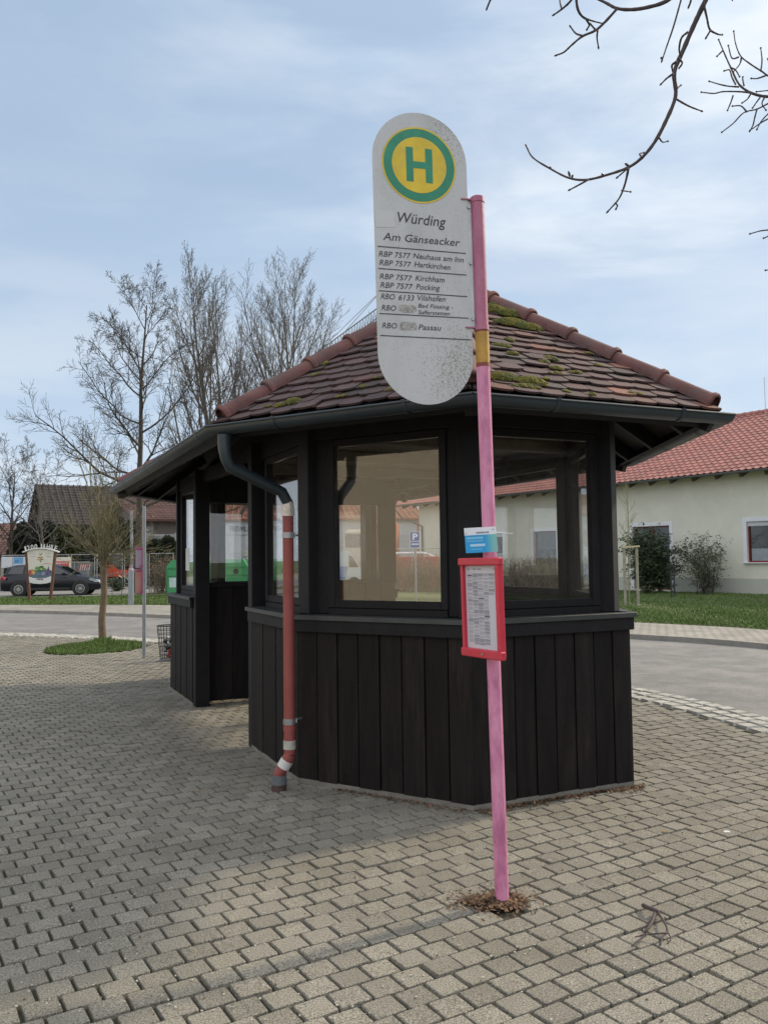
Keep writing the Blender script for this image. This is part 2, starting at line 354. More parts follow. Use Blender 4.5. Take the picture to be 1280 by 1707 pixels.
def speckle(m,sc=330,lo=.7,hi=1.3):
    t=m.node_tree; b=t.nodes['Principled BSDF']; src=b.inputs['Base Color'].links[0].from_socket
    v=t.nodes.new('ShaderNodeTexNoise'); v.inputs['Scale'].default_value=sc; v.inputs['Detail'].default_value=1.5; t.links.new(t.nodes['Texture Coordinate'].outputs['Object'],v.inputs[0])
    r=t.nodes.new('ShaderNodeMapRange'); r.inputs[1].default_value=.33; r.inputs[2].default_value=.67; r.inputs[3].default_value=lo; r.inputs[4].default_value=hi; t.links.new(v.outputs[0],r.inputs[0])
    h=t.nodes.new('ShaderNodeHueSaturation'); t.links.new(r.outputs[0],h.inputs['Value']); t.links.new(src,h.inputs['Color']); t.links.new(h.outputs[0],b.inputs['Base Color'])
speckle(paverm,170,.45,1.5)
tag(mbp.build('plaza_paving',paverm),kind='structure')
sandm=mat('joint_sand',(.042,.036,.024),.95,.35,9,.6,90,col2=(.030,.034,.014),thr=(.45,.6),s2=2)
sb=MB()
zz=-.016
sb.add([(GRAN[i].x,GRAN[i].y,zz) for i in range(len(GRAN))]+[(-60,-40,zz)],[tuple(reversed(range(len(GRAN)+1)))])
tag(sb.build('paving_joints',sandm),kind='structure')
outer=MB(); g=.5
for ix in range(-56,10):
    for iy in range(-20,60):
        x,y=(ix+.5)*g,(iy+.5)*g
        if not near_view(x,y) and side_of(GRAN,x,y)>.4:
            outer.add([(x-g/2,y-g/2,-.003),(x+g/2,y-g/2,-.003),(x+g/2,y+g/2,-.003),(x-g/2,y+g/2,-.003)],[(0,1,2,3)])
pvo=bpy.data.materials.new('outer_paving'); pvo.use_nodes=True; brick_mat(pvo,1,PA,(.220,.203,.168),(.185,.168,.135),(.04,.035,.025),PW,PH,.008)
tag(outer.build('outer_paving',pvo),kind='structure')
# granite setts, three rows along the road edge
gm=mat('granite_sett',(.36,.345,.31),.8,.18,7,.5,60,island=.16)
mbs=MB()
acc=0
for row in range(3):
    C0=inset(EDGE,.09+.185*row)
    s=0; pos=rnd.random()*.1
    for i in range(8,len(C0)-20):
        a,b=C0[i],C0[i+1]; Ls=(b-a).length; t=(b-a)/Ls; nn=Vector((-t.y,t.x,0))
        while pos<Ls:
            lw=rnd.uniform(.15,.21); c=a+t*(pos+lw/2); pos+=lw+.014
            w2=.085+rnd.uniform(-.008,.003); rz=rnd.gauss(0,.04); e=(t*math.cos(rz)+nn*math.sin(rz)); q=Vector((-e.y,e.x,0)); h=rnd.uniform(-.004,.008)
            if not(abs(c.x)<.5*c.y+3 or c.y<0): continue
            def P(u,v,z): return c+e*u+q*v+Z3*(z+h)
            vs=[P(sx*(lw/2-.02)*rnd.uniform(.9,1.05),sy*(w2-.016)*rnd.uniform(.9,1.05),.012) for sx,sy in((1,1),(-1,1),(-1,-1),(1,-1))]+[P(sx*lw/2,sy*w2,-.03) for sx,sy in((1,1),(-1,1),(-1,-1),(1,-1))]
            mbs.add(vs,[(0,1,2,3)]+[(k,k+4,(k+1)%4+4,(k+1)%4) for k in range(4)])
        pos-=Ls
tag(mbs.build('granite_edging',gm),kind='structure')
strip(inset(GRAN,.03),EDGE,-.008,-.008,'edging_joints',mat('edging_joint',(.075,.068,.05),.95,.3,8,.5,60))
# tree island with small stone ring and grass
def blades(name,spots,h0,h1,m,label=None,wd=.006):
    mb=MB()
    for x,y,z,hs in spots:
        a=rnd.uniform(0,2*PI); h=rnd.uniform(h0,h1)*hs; wd2=wd*rnd.uniform(.6,1.4); dx,dy=math.cos(a)*wd2,math.sin(a)*wd2; lx,ly=rnd.gauss(0,.4)*h,rnd.gauss(0,.4)*h
        mb.add([(x-dx,y-dy,z),(x+dx,y+dy,z),(x+lx*.4+dx*.6,y+ly*.4+dy*.6,z+h*.6),(x+lx,y+ly,z+h)],[(0,1,2),(0,2,3)])
    o=mb.build(name,m); return tag(o,label,'grass',kind='stuff')
isl=MB(); seg=40
ring=[(ISL.x+ISRX*math.cos(2*PI*i/seg)*(1+.05*math.sin(5*i)),ISL.y+ISRY*math.sin(2*PI*i/seg)*(1+.05*math.cos(3*i))) for i in range(seg)]
isl.add([(ISL.x,ISL.y,.06)]+[(a,b,.0) for a,b in ring],[(0,i+1,(i+1)%seg+1) for i in range(seg)])
tag(isl.build('tree_island',grassm),kind='structure')
sp=[]
while len(sp)<9000:
    a,rr=rnd.uniform(0,2*PI),math.sqrt(rnd.random())
    x,y=ISL.x+ISRX*rr*math.cos(a)*1.02,ISL.y+ISRY*rr*math.sin(a)*1.02
    d=math.hypot(x-G(172,1080).x,y-G(172,1080).y); hs=1+2.2*math.exp(-(d/.28)**2)
    sp.append((x,y,.05*(1-rr),hs))
blades('island_grass',sp,.03,.065,bladem,'green grass growing on the oval island round the young tree',.008)
sp=[]
T0=[(1040,1042),(1300,1056),(1300,995),(1040,988)]
while len(sp)<26000:
    u,v=rnd.uniform(1030,1310),rnd.uniform(985,1056)
    p=G(u,v,.06)
    if side_of(SIDE,p.x,p.y)<-.03: sp.append((p.x,p.y,.055,1+.3*math.sin(p.x*3)))
blades('lawn_grass',sp,.03,.075,bladem,'green lawn in front of the cream house with red roof tiles',.012)
sp=[]
while len(sp)<16000:
    u,v=rnd.uniform(-10,290),rnd.uniform(990,1012)
    p=G(u,v,.06)
    if side_of(SIDE,p.x,p.y)<-.03 and p.y<38: sp.append((p.x,p.y,.055,1))
blades('verge_grass',sp,.03,.09,bladem,'grass verge below the parked dark estate car and jubilee sign',.02)
# ------------------------------------------------------------------ bus shelter (local: x across, y along, z up)
TH=2.0024; SB=Vector((1.1342,5.6609,0))
shel=empty('bus_shelter',SB,TH-PI/2,'dark stained timber bus shelter with large windows and a mossy brown tiled hipped roof','bus shelter')
bpy.context.view_layer.update()
SM=Matrix.Translation(SB)@Matrix.Rotation(TH-PI/2,4,'Z'); SMI=SM.inverted()
def W2L(p): return SMI@Vector(p)
B0,W0,A0,LF=.645,1.421,1.163,6.074; END=LF+A0
A0R=1.48
PL=[(-W0,A0),(-B0,0),(B0,0),(W0,A0R),(W0,LF),(B0,END),(-B0,END),(-W0,LF)]   # counter-clockwise from above
def offs(P,d,cut=0):      # offset outward by d; cut = how much less on the edge right of the end face
    n=len(P); o=[]
    for i in range(n):
        a,b,c=Vector(P[i-1]),Vector(P[i]),Vector(P[(i+1)%n])
        t1=(b-a).normalized(); t2=(c-b).normalized(); n1=Vector((t1.y,-t1.x)); n2=Vector((t2.y,-t2.x))
        d1=d-(cut if i==3 else 0); d2=d-(cut if i==2 else 0)
        det=n1.x*n2.y-n1.y*n2.x; m=Vector(((d1*n2.y-d2*n1.y)/det,(n1.x*d2-n2.x*d1)/det)); o.append(tuple(b+m))
    return o
wood=mat('dark_timber',(.0088,.0066,.0065),.68,.5,3,.5,30,island=.35,spec=.22,col2=(.026,.018,.017),thr=(.50,.80),s2=2.2,stretch=(6,6,.8))
trim=mat('dark_trim',(.0088,.0085,.0105),.6,.3,4,.25,40,spec=.25,stretch=(2,2,2))
flash=mat('sill_flashing',(.050,.055,.055),.5,.25,6,.1,30,metal=.3)
innerw=mat('ceiling_boards',(.15,.125,.095),.7,.2,3,.1,30,island=.1,spec=.3)
guttm=mat('gutter_paint',(.019,.030,.037),.42,.18,3,.08,20,spec=.5,col2=(.034,.043,.044),thr=(.6,.8),s2=5)
concr=mat('plinth_concrete',(.16,.15,.13),.9,.25,7,.4,80)
glass=glass_mat('window_glass',1.62,dirt=.010)
SILL=1.20
segs=[]     # (p0,p1,label)
for i in range(8):
    a,b=PL[i],PL[(i+1)%8]
    if i==3: segs+=[((W0,A0R),(W0,3.75)),((W0,5.45),(W0,LF))]
    elif i==7: segs+=[((-W0,LF),(-W0,4.753)),((-W0,2.393),(-W0,A0))]
    else: segs.append((a,b))
def frame_of(a,b):
    a,b=Vector((*a,0)),Vector((*b,0)); t=(b-a).normalized(); n=Vector((t.y,-t.x,0)); return a,b,t,n
for (a,b) in segs:
    A,B,t,n=frame_of(a,b); Ln=(B-A).length; mb=MB(); Rm=Matrix((( t.x,n.x,0),(t.y,n.y,0),(0,0,1)))
    nb=max(2,round(Ln/.165)); wbd=Ln/nb
    for k in range(nb):
        dep=.0 if k%2 else -.004
        c=A+t*((k+.5)*wbd)+n*(-.016+dep)+Z3*((.035+1.1)/2)
        ww=wbd-.009
        
        mb.box(c,(ww,.028,1.07),Rm,0,.003)
    # inner lining
    mb.box(A+t*(Ln/2)+n*(-.055)+Z3*.62,(Ln-.06,.02,1.16),Rm)
    mb.build('wall_boards',wood,shel)
    fb=MB(); fb.beam(A-t*.004+n*.010+Z3*1.135,B+t*.004+n*.010+Z3*1.135,.03,.105,mi=0,bev=.003); fb.build('sill_board',trim,shel)
    fl=MB(); e=.03
    O1=offs(PL,.035)
    fl.beam(A-t*.018+n*(-.045)+Z3*1.196,B+t*.018+n*(-.045)+Z3*1.196,.17,.014,bev=.004)
    fl.beam(A-t*.022+n*.036+Z3*1.186,B+t*.022+n*.036+Z3*1.186,.012,.034,bev=.002)
    fl.build('sill_flashing',flash,shel)
    pl=MB(); pl.box(A+t*(Ln/2)+n*(-.05)+Z3*.018,(Ln-.01,.09,.036),Rm); pl.build('plinth',concr,shel)
UP=offs(PL,-.07)
TOPW=2.475
# corner posts
pmb=lambda p,w=.13,h0=SILL,h1=2.62,rz=0:MB().box((p[0],p[1],(h0+h1)/2),(w,w,h1-h0),Matrix.Rotation(rz,3,'Z'),0,.006)
for i,(x,y) in enumerate(UP):
    a,b=Vector(UP[i-1]),Vector(UP[(i+1)%8]); t=(b-a); q=offs(PL,-.145)[i]
    MB().box((q[0],q[1],(1.203+2.62)/2),(.15,.15,2.62-1.203),Matrix.Rotation(math.atan2(t.y,t.x),3,'Z'),0,.006).build('corner_post',trim,shel)
for x,y in((-W0+.09,2.44),(-W0+.09,4.70),(W0-.09,3.72),(W0-.09,5.50)):
    MB().box((x,y,1.31),(.16,.12,2.62),None,0,.006).build('door_post',trim,shel)
def window(a,b,z0,z1,inset_,gw=None,shift=0,par=shel):
    A,B,t,n=frame_of(a,b); Ln=(B-A).length; mid=(A+B)/2+t*shift+n*(-inset_); gw=gw or Ln-.32; fw=.055
    f=MB(); w2=gw/2+fw; up=Z3
    for sg in(-1,1): f.beam(mid+t*(sg*(gw/2+fw/2))+Z3*(z0-fw),mid+t*(sg*(gw/2+fw/2))+Z3*(z1+fw),fw,.06,up=n,bev=.004) if False else f.box(mid+t*(sg*(gw/2+fw/2))+Z3*((z0+z1)/2),(fw,.06,z1-z0+2*fw),Matrix((( t.x,n.x,0),(t.y,n.y,0),(0,0,1))),0,.005)
    for z in(z0-fw/2,z1+fw/2): f.box(mid+Z3*z,(gw,.056,fw),Matrix((( t.x,n.x,0),(t.y,n.y,0),(0,0,1))),0,.005)
    fo=f.build('window_frame',trim,par)
    g=MB(); g.box(mid+Z3*((z0+z1)/2),(gw,.006,z1-z0),Matrix((( t.x,n.x,0),(t.y,n.y,0),(0,0,1)))); g.build('glass_pane',glass,fo)
    return mid,t,n,gw,fw
for (a,b) in segs:
    # upper wall follows the inset polygon
    A,B,t,n=frame_of(a,b); Ln=(B-A).length
    long_=abs(t.y)>.99
    z0,z1=1.306,2.415
    far_=a[1]>5.9 and not long_; gw=Ln-.30 if far_ else .86 if Ln>1.35 and Ln<1.5 else ((.82 if Ln<1.5 else 1.22) if not long_ else None)
    if long_:
        corner_lo=a[1] in(A0,) ; 
        gw=Ln-.42; sh=0
        m=window(a,b,z0,z1,.125,gw,(.03 if (a[1] in(A0,LF)) else -.03))
        fb=MB(); Rm=Matrix((( t.x,n.x,0),(t.y,n.y,0),(0,0,1)))
    else:
        m=window(a,b,z0,z1,.125,gw)
        Rm=Matrix((( t.x,n.x,0),(t.y,n.y,0),(0,0,1)))
        fill=max(.09,(Ln-gw)/2-.055); fb=MB()
        for sg in(-1,1): MB().box((A+B)/2+t*(sg*(gw/2+.055+fill/2-.03))+n*(-.135)+Z3*((1.205+2.6)/2),(fill-.05,.05,1.39),Rm,0,.004).build('side_panel',trim,shel)
    tb=MB(); tb.box((A+B)/2+n*(-.128)+Z3*2.545,(Ln-.12,.075,.145),Rm,0,.004)
    tb.build('head_rail',trim,shel)
    bs=MB(); bs.box(m[0]+Z3*(1.226),(m[3]+.10,.058,.046),Rm,0,.003); bs.build('bottom_rail',trim,shel)
# beams over the two openings
for x,y0,y1 in((-W0+.128,2.35,4.80),(W0-.128,3.70,5.52)):
    MB().beam((x,y0,2.545),(x,y1,2.545),.075,.145,bev=.004).build('head_rail',trim,shel)
# curved braces beside the openings
def brace(x,y,sg):
    mb=MB(); pts=[]
    for k in range(9):
        a=k/8*PI/2; pts.append((x,y+sg*(.42-.42*math.cos(a))*1,2.05+.42*math.sin(a)))
    for k in range(8): mb.beam(pts[k],pts[k+1],.05,.07,up=(1,0,0))
    mb.build('curved_brace',trim,shel)
brace(-W0+.1,2.52,1); brace(W0-.1,5.40,-1); brace(W0-.1,3.80,1)
# cross partition with three windows
pb=MB(); PY=4.80; x0,x1=-W0+.06,1.10
n_=12
for k in range(n_):
    w_=(x1-x0)/n_; pb.box((x0+(k+.5)*w_,PY+(.006 if k%2 else 0),.665),(w_-.004,.028,1.27),None,0,.003)
pb.build('partition_boards',wood,shel)
MB().box(((x0+x1)/2,PY,2.41),(x1-x0,.07,.30),None,0,.004).build('partition_header',trim,shel)
MB().box(((x0+x1)/2,PY,1.325),(x1-x0,.09,.05),None,0,.004).build('partition_rail',trim,shel)
for x,wp in ((-.25,.10),(.315,.07),(.995,.21)): MB().box((x,PY,1.79),(wp,.09,.94),None,0,.004).build('partition_post',trim,shel)
for a_,b_ in((-W0+.14,-.30),(-.20,.28),(.35,.89)):
    g=MB().box(((a_+b_)/2,PY,1.80),(b_-a_,.006,.9)); g.build('partition_glass',glass,shel)
# bench inside along the right hand side
bn=MB()
for k in range(4): bn.box((W0-.28-.09*k+.04,2.5,.45),(.075,2.3,.03),None,0,.005)
for y in(1.5,2.5,3.5): bn.box((W0-.24,y,.22),(.32,.06,.43),None,0,.004)
bn.build('bench',wood,shel)
# notice stuck inside on partition glass
MB().box((-W0+.03+.02,5.25,1.62),(.004,.20,.26)).build('notice_sheet',mat('paper',(.62,.64,.66),.8,.05,5),shel)
# ---- roof
EA=offs(PL,.60,.105); ZE,ZA=2.545,3.80; AP=1.24; AP2=END-1.24
apx=[Vector((0,AP,ZA)),Vector((0,AP2,ZA))]
ev=[Vector((*p,ZE)) for p in EA]
faces=[(ev[0],ev[1],[apx[0]]),(ev[1],ev[2],[apx[0]]),(ev[2],ev[3],[apx[0]]),(ev[3],ev[4],[apx[1],apx[0]]),(ev[4],ev[5],[apx[1]]),(ev[5],ev[6],[apx[1]]),(ev[6],ev[7],[apx[1]]),(ev[7],ev[0],[apx[0],apx[1]])]
tilem=mat('clay_tile',(.080,.041,.041),.82,.30,9,.6,70,island=.30,island2=((.21,.085,.055),.86),col2=(.050,.042,.040),thr=(.42,.68),s2=4)
hipm=mat('ridge_tile_clay',(.130,.052,.047),.8,.35,6,.5,60,island=.15,col2=(.10,.06,.055),thr=(.45,.65),s2=5)
def clip(poly,edges):
    for (p,q) in edges:     # keep left of p->q
        o=[]
        for i in range(len(poly)):
            a,b=poly[i],poly[(i+1)%len(poly)]
            da=(q[0]-p[0])*(a[1]-p[1])-(q[1]-p[1])*(a[0]-p[0]); db=(q[0]-p[0])*(b[1]-p[1])-(q[1]-p[1])*(b[0]-p[0])
            if da>=0: o.append(a)
            if (da>=0)!=(db>=0):
                k=da/(da-db); o.append((a[0]+(b[0]-a[0])*k,a[1]+(b[1]-a[1])*k))
        poly=o
        if len(poly)<3: return None
    return poly
tr=random.Random(11); tm=MB(); und=MB(); SKIN=.02
for (p,q,tops) in faces:
    e=(q-p).normalized(); up=tops[0]-p; g=(up-e*up.dot(e)).normalized(); nz=e.cross(g).normalized()
    if nz.z<0: nz=-nz
    P2=lambda v:((v-p).dot(e),(v-p).dot(g))
    poly=[P2(p),P2(q)]+[P2(t) for t in tops]; edges=[(poly[i],poly[(i+1)%len(poly)]) for i in range(1,len(poly))]
    H=poly[2][1]; TW,EX=.178,.121
    row=0
    while row*EX<H:
        s0=row*EX-.03; k=int(-1.5/TW)-1
        while k*TW<poly[1][0]+1.5:
            cx=(k+(.5 if row%2 else 0))*TW+.01; k+=1
            j=tr.gauss(0,.007); wv=TW/2-.003
            seg=[(-wv,.30),(-wv,.028)]+[(-wv*math.cos(a),.028-.029*math.sin(a)+.0) for a in[PI*t_/6 for t_ in range(1,6)]]+[(wv,.028),(wv,.30)]
            sk=tr.gauss(0,.022)
            pts=[(cx+x-y*sk,s0+y+j) for x,y in seg]
            if s0+.05>H: continue
            c=clip(pts,edges)
            if not c: continue
            lift=abs(tr.gauss(0,.0055)); tl=tr.gauss(0,.035)
            def hh(x,y): return .030+lift-(y-s0)*.13+(x-cx)*tl*.5
            top=[p+e*x+g*y+nz*hh(x,y) for x,y in c]; bot=[v-nz*.0135 for v in top]; n=len(c)
            tm.add(top+bot,[tuple(range(n)) ,tuple(reversed(range(n,2*n)))]+[(i,(i+1)%n,n+(i+1)%n,n+i)[::-1] for i in range(n)])
        row+=1
    # under-boards
    o=len(und.v); pp=[p,q]+tops
    A_=[v-nz*.012 for v in pp]; Bv=[v-nz*.034 for v in pp]; n=len(pp)
    und.add(A_+Bv,[tuple(range(n)),tuple(reversed(range(n,2*n)))]+[(i,(i+1)%n,n+(i+1)%n,n+i)[::-1] for i in range(n)])
roof=tm.build('roof_tiles',tilem,shel)
und.build('roof_boards',mat('roof_boards',(.030,.026,.023),.75,.3,4,.1,30),shel)
# pale boarded ceiling hung inside the shelter
cl=offs(PL,-.22); cb=MB()
zc=2.615
ny=int((END-.3)/.12)
for k in range(ny):
    y0=.22+k*.12; y1=y0+.114
    def hw(y): return min(W0-.22, B0-.13+max(0,(y-.22))*(W0-B0-.09)/(A0R-.05), B0-.13+max(0,(END-.22-y))*(W0-B0-.09)/(A0-.05))
    a0,a1=hw(y0),hw(y1)
    cb.add([(-a0,y0,zc),(a0,y0,zc),(a1,y1,zc),(-a1,y1,zc),(-a0,y0,zc+.015),(a0,y0,zc+.015),(a1,y1,zc+.015),(-a1,y1,zc+.015)],[(3,2,1,0),(4,5,6,7),(0,1,5,4),(2,3,7,6),(1,2,6,5),(3,0,4,7)])
cb.build('ceiling_boards',innerw,shel)
for y in (1.4,2.6,3.8,5.0,6.0): MB().beam((-W0+.15,y,2.56),(W0-.15,y,2.56),.08,.10,bev=.004).build('ceiling_beam',innerw,shel)
# hip and ridge caps
def caps(p0,p1,first=True,flare=1):
    d=(p1-p0); Ln=d.length; d.normalize(); n=max(1,round(Ln/.37)); st=Ln/n
    up=(Z3-d*Z3.dot(d)).normalized(); sd=d.cross(up)
    for k in range(n):
        a=p0+d*(k*st-.02); mb=MB(); vs=[]; rings=[(0,.080,.0),(.008,.087,.001),(.030,.087,.002),(.040,.076,0),(st+.03,.066,-.006)] if True else 0
        M_=9
        for (x,r,z) in rings:
            r*=flare
            for q_ in range(M_+1):
                t=PI*(-.08+1.16*q_/M_); vs.append(a+d*x+sd*(r*math.cos(t))+up*(r*math.sin(t)*.92+z+tr.gauss(0,.0008)))
        for (x,r,z) in rings:
            r=(r-.014)*flare
            for q_ in range(M_+1):
                t=PI*(-.08+1.16*q_/M_); vs.append(a+d*x+sd*(r*math.cos(t))+up*(r*math.sin(t)*.92+z))
        W_=M_+1; nr=len(rings); fs=[]
        for i in range(nr-1):
            for j in range(M_): fs.append((i*W_+j,i*W_+j+1,(i+1)*W_+j+1,(i+1)*W_+j)); o=nr*W_; fs.append((o+i*W_+j,o+(i+1)*W_+j,o+(i+1)*W_+j+1,o+i*W_+j+1))
        for j in range(M_): fs.append((j,nr*W_+j,nr*W_+j+1,j+1))
        mb.add(vs,fs); 
        if k==0 and first:   # mortar end
            ce=[a+d*.03+sd*(.08*math.cos(PI*q_/8))+up*(.075*math.sin(PI*q_/8)) for q_ in range(9)]; mb.add(ce,[tuple(range(9))])
        mb.build('hip_tile' if first else 'ridge_tile',hipm,shel,smooth=True)
for i,apn in((0,0),(1,0),(2,0),(3,0),(4,1),(5,1),(6,1),(7,1)):
    P0=ev[i]; P1=apx[apn]; caps(P0+(P1-P0).normalized()*.03+Z3*.035,P1+Z3*.045)
caps(apx[0]+Z3*.055,apx[1]+Z3*.055,False,1.1)
# moss
mossm=mat('moss',(.125,.105,.014),.95,.5,22,.9,70,col2=(.045,.060,.012),thr=(.4,.65),s2=14)
mo=MB()
def moss(face,s,t,ra,rb,h,cnt):
    p,q,tops=faces[face]; e=(q-p).normalized(); up=tops[0]-p; g=(up-e*up.dot(e)).normalized(); nz=e.cross(g).normalized()
    for k in range(cnt):
        a=tr.uniform(0,2*PI); rr=math.sqrt(tr.random()); cx=s+ra*rr*math.cos(a); cy=t+rb*rr*math.sin(a)
        ap=tops[0]-p; hx_,hy_=ap.dot(e),ap.dot(g); f_=cy/hy_; Lq=(q-p).length
        if not(hx_*f_+.07<cx<Lq-(Lq-hx_)*f_-.07) or cy<.0: continue
        r=tr.uniform(.010,.024)*(1.25-rr*.6); hh_=h*(1-.7*rr*rr); c=p+e*cx+g*cy+nz*(.028+hh_*.45)
        prof=[]; vs=[]; n=6
        for zi,(rk,zk) in enumerate(((1,-.55),(1.0,.1),(.7,.7),(.0,1))):
            for j in range(n):
                tt=2*PI*j/n+k; f_=tr.uniform(.8,1.2)
                vs.append(c+e*(r*rk*f_*math.cos(tt))+g*(r*rk*f_*math.sin(tt))+nz*(zk*hh_*.55))
        mo.add(vs,[(i*n+j,i*n+(j+1)%n,(i+1)*n+(j+1)%n,(i+1)*n+j) for i in range(3) for j in range(n)])
def moss_px(face,u,v,ra,rb,h,cnt):
    p,q,tops=faces[face]; e=(q-p).normalized(); up=tops[0]-p; g=(up-e*up.dot(e)).normalized(); nz=e.cross(g)
    o=SMI@CO; d=(SMI.to_3x3()@ray(u,v)); k=((p-o).dot(nz))/d.dot(nz); P=o+d*k-p
    moss(face,P.dot(e),P.dot(g),ra,rb,h,cnt)
for a in((820,524,.16,.055,.055,330),(845,530,.12,.055,.055,300),(852,546,.16,.055,.05,330),(880,553,.12,.04,.045,240),(835,518,.14,.035,.045,180),(848,573,.03,.03,.02,25),(835,583,.08,.022,.022,55),(853,596,.05,.02,.02,30),
    (915,605,.06,.03,.025,60),(905,610,.04,.02,.02,25),(925,621,.05,.02,.02,30),(958,627,.05,.015,.015,20),(835,637,.12,.045,.04,200),(882,644,.11,.04,.04,170),(860,640,.09,.02,.02,50),(875,652,.1,.02,.02,50),(985,665,.02,.015,.02,10),(1105,683,.04,.02,.02,16),(940,659,.03,.01,.01,8)): moss_px(1,*a)
for k in range(17):
    moss(1,tr.uniform(.3,2.3),int(tr.uniform(0,9))*.121-.006,tr.uniform(.02,.07),.008,.012,int(tr.uniform(5,16)))
for k in range(10): moss(0,tr.uniform(.3,1.7),int(tr.uniform(0,7))*.121-.006,tr.uniform(.02,.06),.008,.012,9)
for a in((490,676,.07,.03,.028,70),(470,682,.05,.02,.02,30),(545,612,.03,.02,.02,12)): moss_px(0,*a)
tag(mo.build('moss',mossm,shel,smooth='all'),kind='stuff')
# rafters under the eaves
for i in range(8):
    p,q,tops=faces[i]; e=(q-p).normalized(); up=tops[0]-p; g=(up-e*up.dot(e)).normalized(); nz=e.cross(g).normalized(); Ln=(q-p).length; n=max(2,int(Ln/.62))
    for k in range(n):
        s=Ln*(k+.5)/n; a=p+e*s+g*.02-nz*.085; b=p+e*s+g*(.86)-nz*.085
        MB().beam(a,b,.07,.10,up=nz,bev=.004).build('rafter',trim,shel)
    a=p+(tops[0]-p).normalized()*.03-Z3*.10; b=p+(tops[0]-p).normalized()*1.15-Z3*.10
    MB().beam(a,b,.08,.12,bev=.004).build('hip_rafter',trim,shel)
    # fascia
    MB().beam(p+g*.012-nz*.07,q+g*.012-nz*.07,.024,.11,up=nz).build('fascia',trim,shel)
# gutter: half-round channel swept round the eaves
GP=offs(PL,.655,.115); GZ=2.505; GRAD=.054
gm_=MB(); n=10
def gring(i,outer_,r,z=GZ):
    a,b,c=Vector(GP[i-1]),Vector(GP[i]),Vector(GP[(i+1)%8]); t1=(b-a).normalized(); t2=(c-b).normalized(); n1=Vector((t1.y,-t1.x)); n2=Vector((t2.y,-t2.x)); m=(n1+n2)/(1+n1.dot(n2))
    return [Vector((b.x+m.x*r*math.cos(PI+PI*j/n),b.y+m.y*r*math.cos(PI+PI*j/n),z+r*math.sin(PI+PI*j/n)*1.05)) for j in range(n+1)]
vs=[];
for i in range(8): vs+=gring(i,0,GRAD)
for i in range(8): vs+=gring(i,0,GRAD-.006)
W_=n+1
fs=[(i*W_+j,((i+1)%8)*W_+j,((i+1)%8)*W_+j+1,i*W_+j+1) for i in range(8) for j in range(n)]+[(8*W_+i*W_+j,8*W_+i*W_+j+1,8*W_+((i+1)%8)*W_+j+1,8*W_+((i+1)%8)*W_+j) for i in range(8) for j in range(n)]
gm_.add(vs,fs)
for i in range(8):   # rolled outer lip
    pass
lip=[Vector((*p,GZ+.003)) for p in offs(PL,.655+GRAD,.115)]
for i in range(8): gm_.tube([lip[i],lip[(i+1)%8]],.0085,8)
gm_.build('gutter',guttm,shel,smooth=True)
gb=MB()
for i in range(8):
    a,b=Vector((*GP[i],GZ)),Vector((*GP[(i+1)%8],GZ)); t=(b-a); Ln=t.length; t.normalize(); nn=Vector((t.y,-t.x,0)); k=max(1,int(Ln/.75))
    for q_ in range(k):
        c=a+t*(Ln*(q_+.5)/k+.07)
        gb=MB(); pts=[]
        for wd,off in((-.013,0),(.013,0)):
            for j in range(n+1):
                an=PI+PI*j/n; pts.append(c+t*wd+nn*((GRAD+.004)*math.cos(an))+Z3*((GRAD+.004)*1.05*math.sin(an)))
        gb.add(pts,[(j,j+1,n+1+j+1,n+1+j) for j in range(n)])
        gb.box(c+nn*(GRAD+.004)+Z3*.008,(.026,.012,.016),Matrix((( t.x,nn.x,0),(t.y,nn.y,0),(0,0,1))))
        gb.beam(c-nn*GRAD+Z3*.0,c-nn*(GRAD+.18)+Z3*.09,.02,.005)
        gb.build('gutter_bracket',guttm,shel)
# downpipe
redp=mat('red_pipe_plastic',(.25,.055,.045),.55,.18,4,.1,40,col2=(.17,.045,.05),thr=(.45,.7),s2=2.5)
greyp=mat('pipe_band_grey',(.38,.36,.31),.6,.25,20,.1,40); steel=mat('galvanised_steel',(.36,.37,.38),.42,.2,9,.1,60,metal=.75)
DP=W2L(px(481,1000,5.93)); DX,DY=DP.x,DP.y
cg=Vector((*GP[0],0)); cg=Vector((cg.x+.06,cg.y-.07,0))
pth=[Vector((cg.x,cg.y,2.45)),Vector((cg.x,cg.y,2.36)),Vector((cg.x+.012,cg.y,2.29))]
P3=Vector((DX,DY,2.06)); d_=(Vector((DX,DY,2.06))-Vector((cg.x,cg.y,2.25)))
for t in(.09,.2,.35,.5,.65,.8,.9): pth.append(Vector((cg.x,cg.y,2.25))+d_*t+Z3*(.0))
pth+= [Vector((DX,DY,2.00)),Vector((DX,DY,1.94))]
el=MB().tube(pth,[.046,.042]+[.039]*(len(pth)-2),14).build('downpipe_elbow',guttm,shel,smooth=True)
MB().tube([(DX,DY,2.01),(DX,DY,1.95)],.040,16).tube([(DX,DY,1.975),(DX,DY,1.91)],.0435,16).build('pipe_collar',mat('collar_metal',(.55,.50,.44),.4,.3,30,metal=.5),shel,smooth=True)
pipe=MB().tube([(DX,DY,1.915),(DX,DY,.46)],.0385,20).tube([(DX,DY,.46),(DX,DY,.41)],.042,20).tube([(DX,DY,.41),(DX,DY,.25)],.0385,20)
ft=W2L(G(465,1318)); FT=Vector((ft.x,ft.y,0))
kn=Vector((DX,DY,.235)); lo=Vector((FT.x,FT.y,.11))
pipe.tube([(DX,DY,.25),kn+(lo-kn)*.12,lo+(kn-lo)*.12,lo+(kn-lo)*.02,(FT.x,FT.y,.07),(FT.x,FT.y,.0)],[.0385,.041,.041,.041,.039,.039],20)
pipe.build('downpipe',redp,shel,smooth=True)
MB().tube([(DX,DY,.345),(DX,DY,.285)],.0435,20).build('pipe_band',greyp,shel,smooth=True)
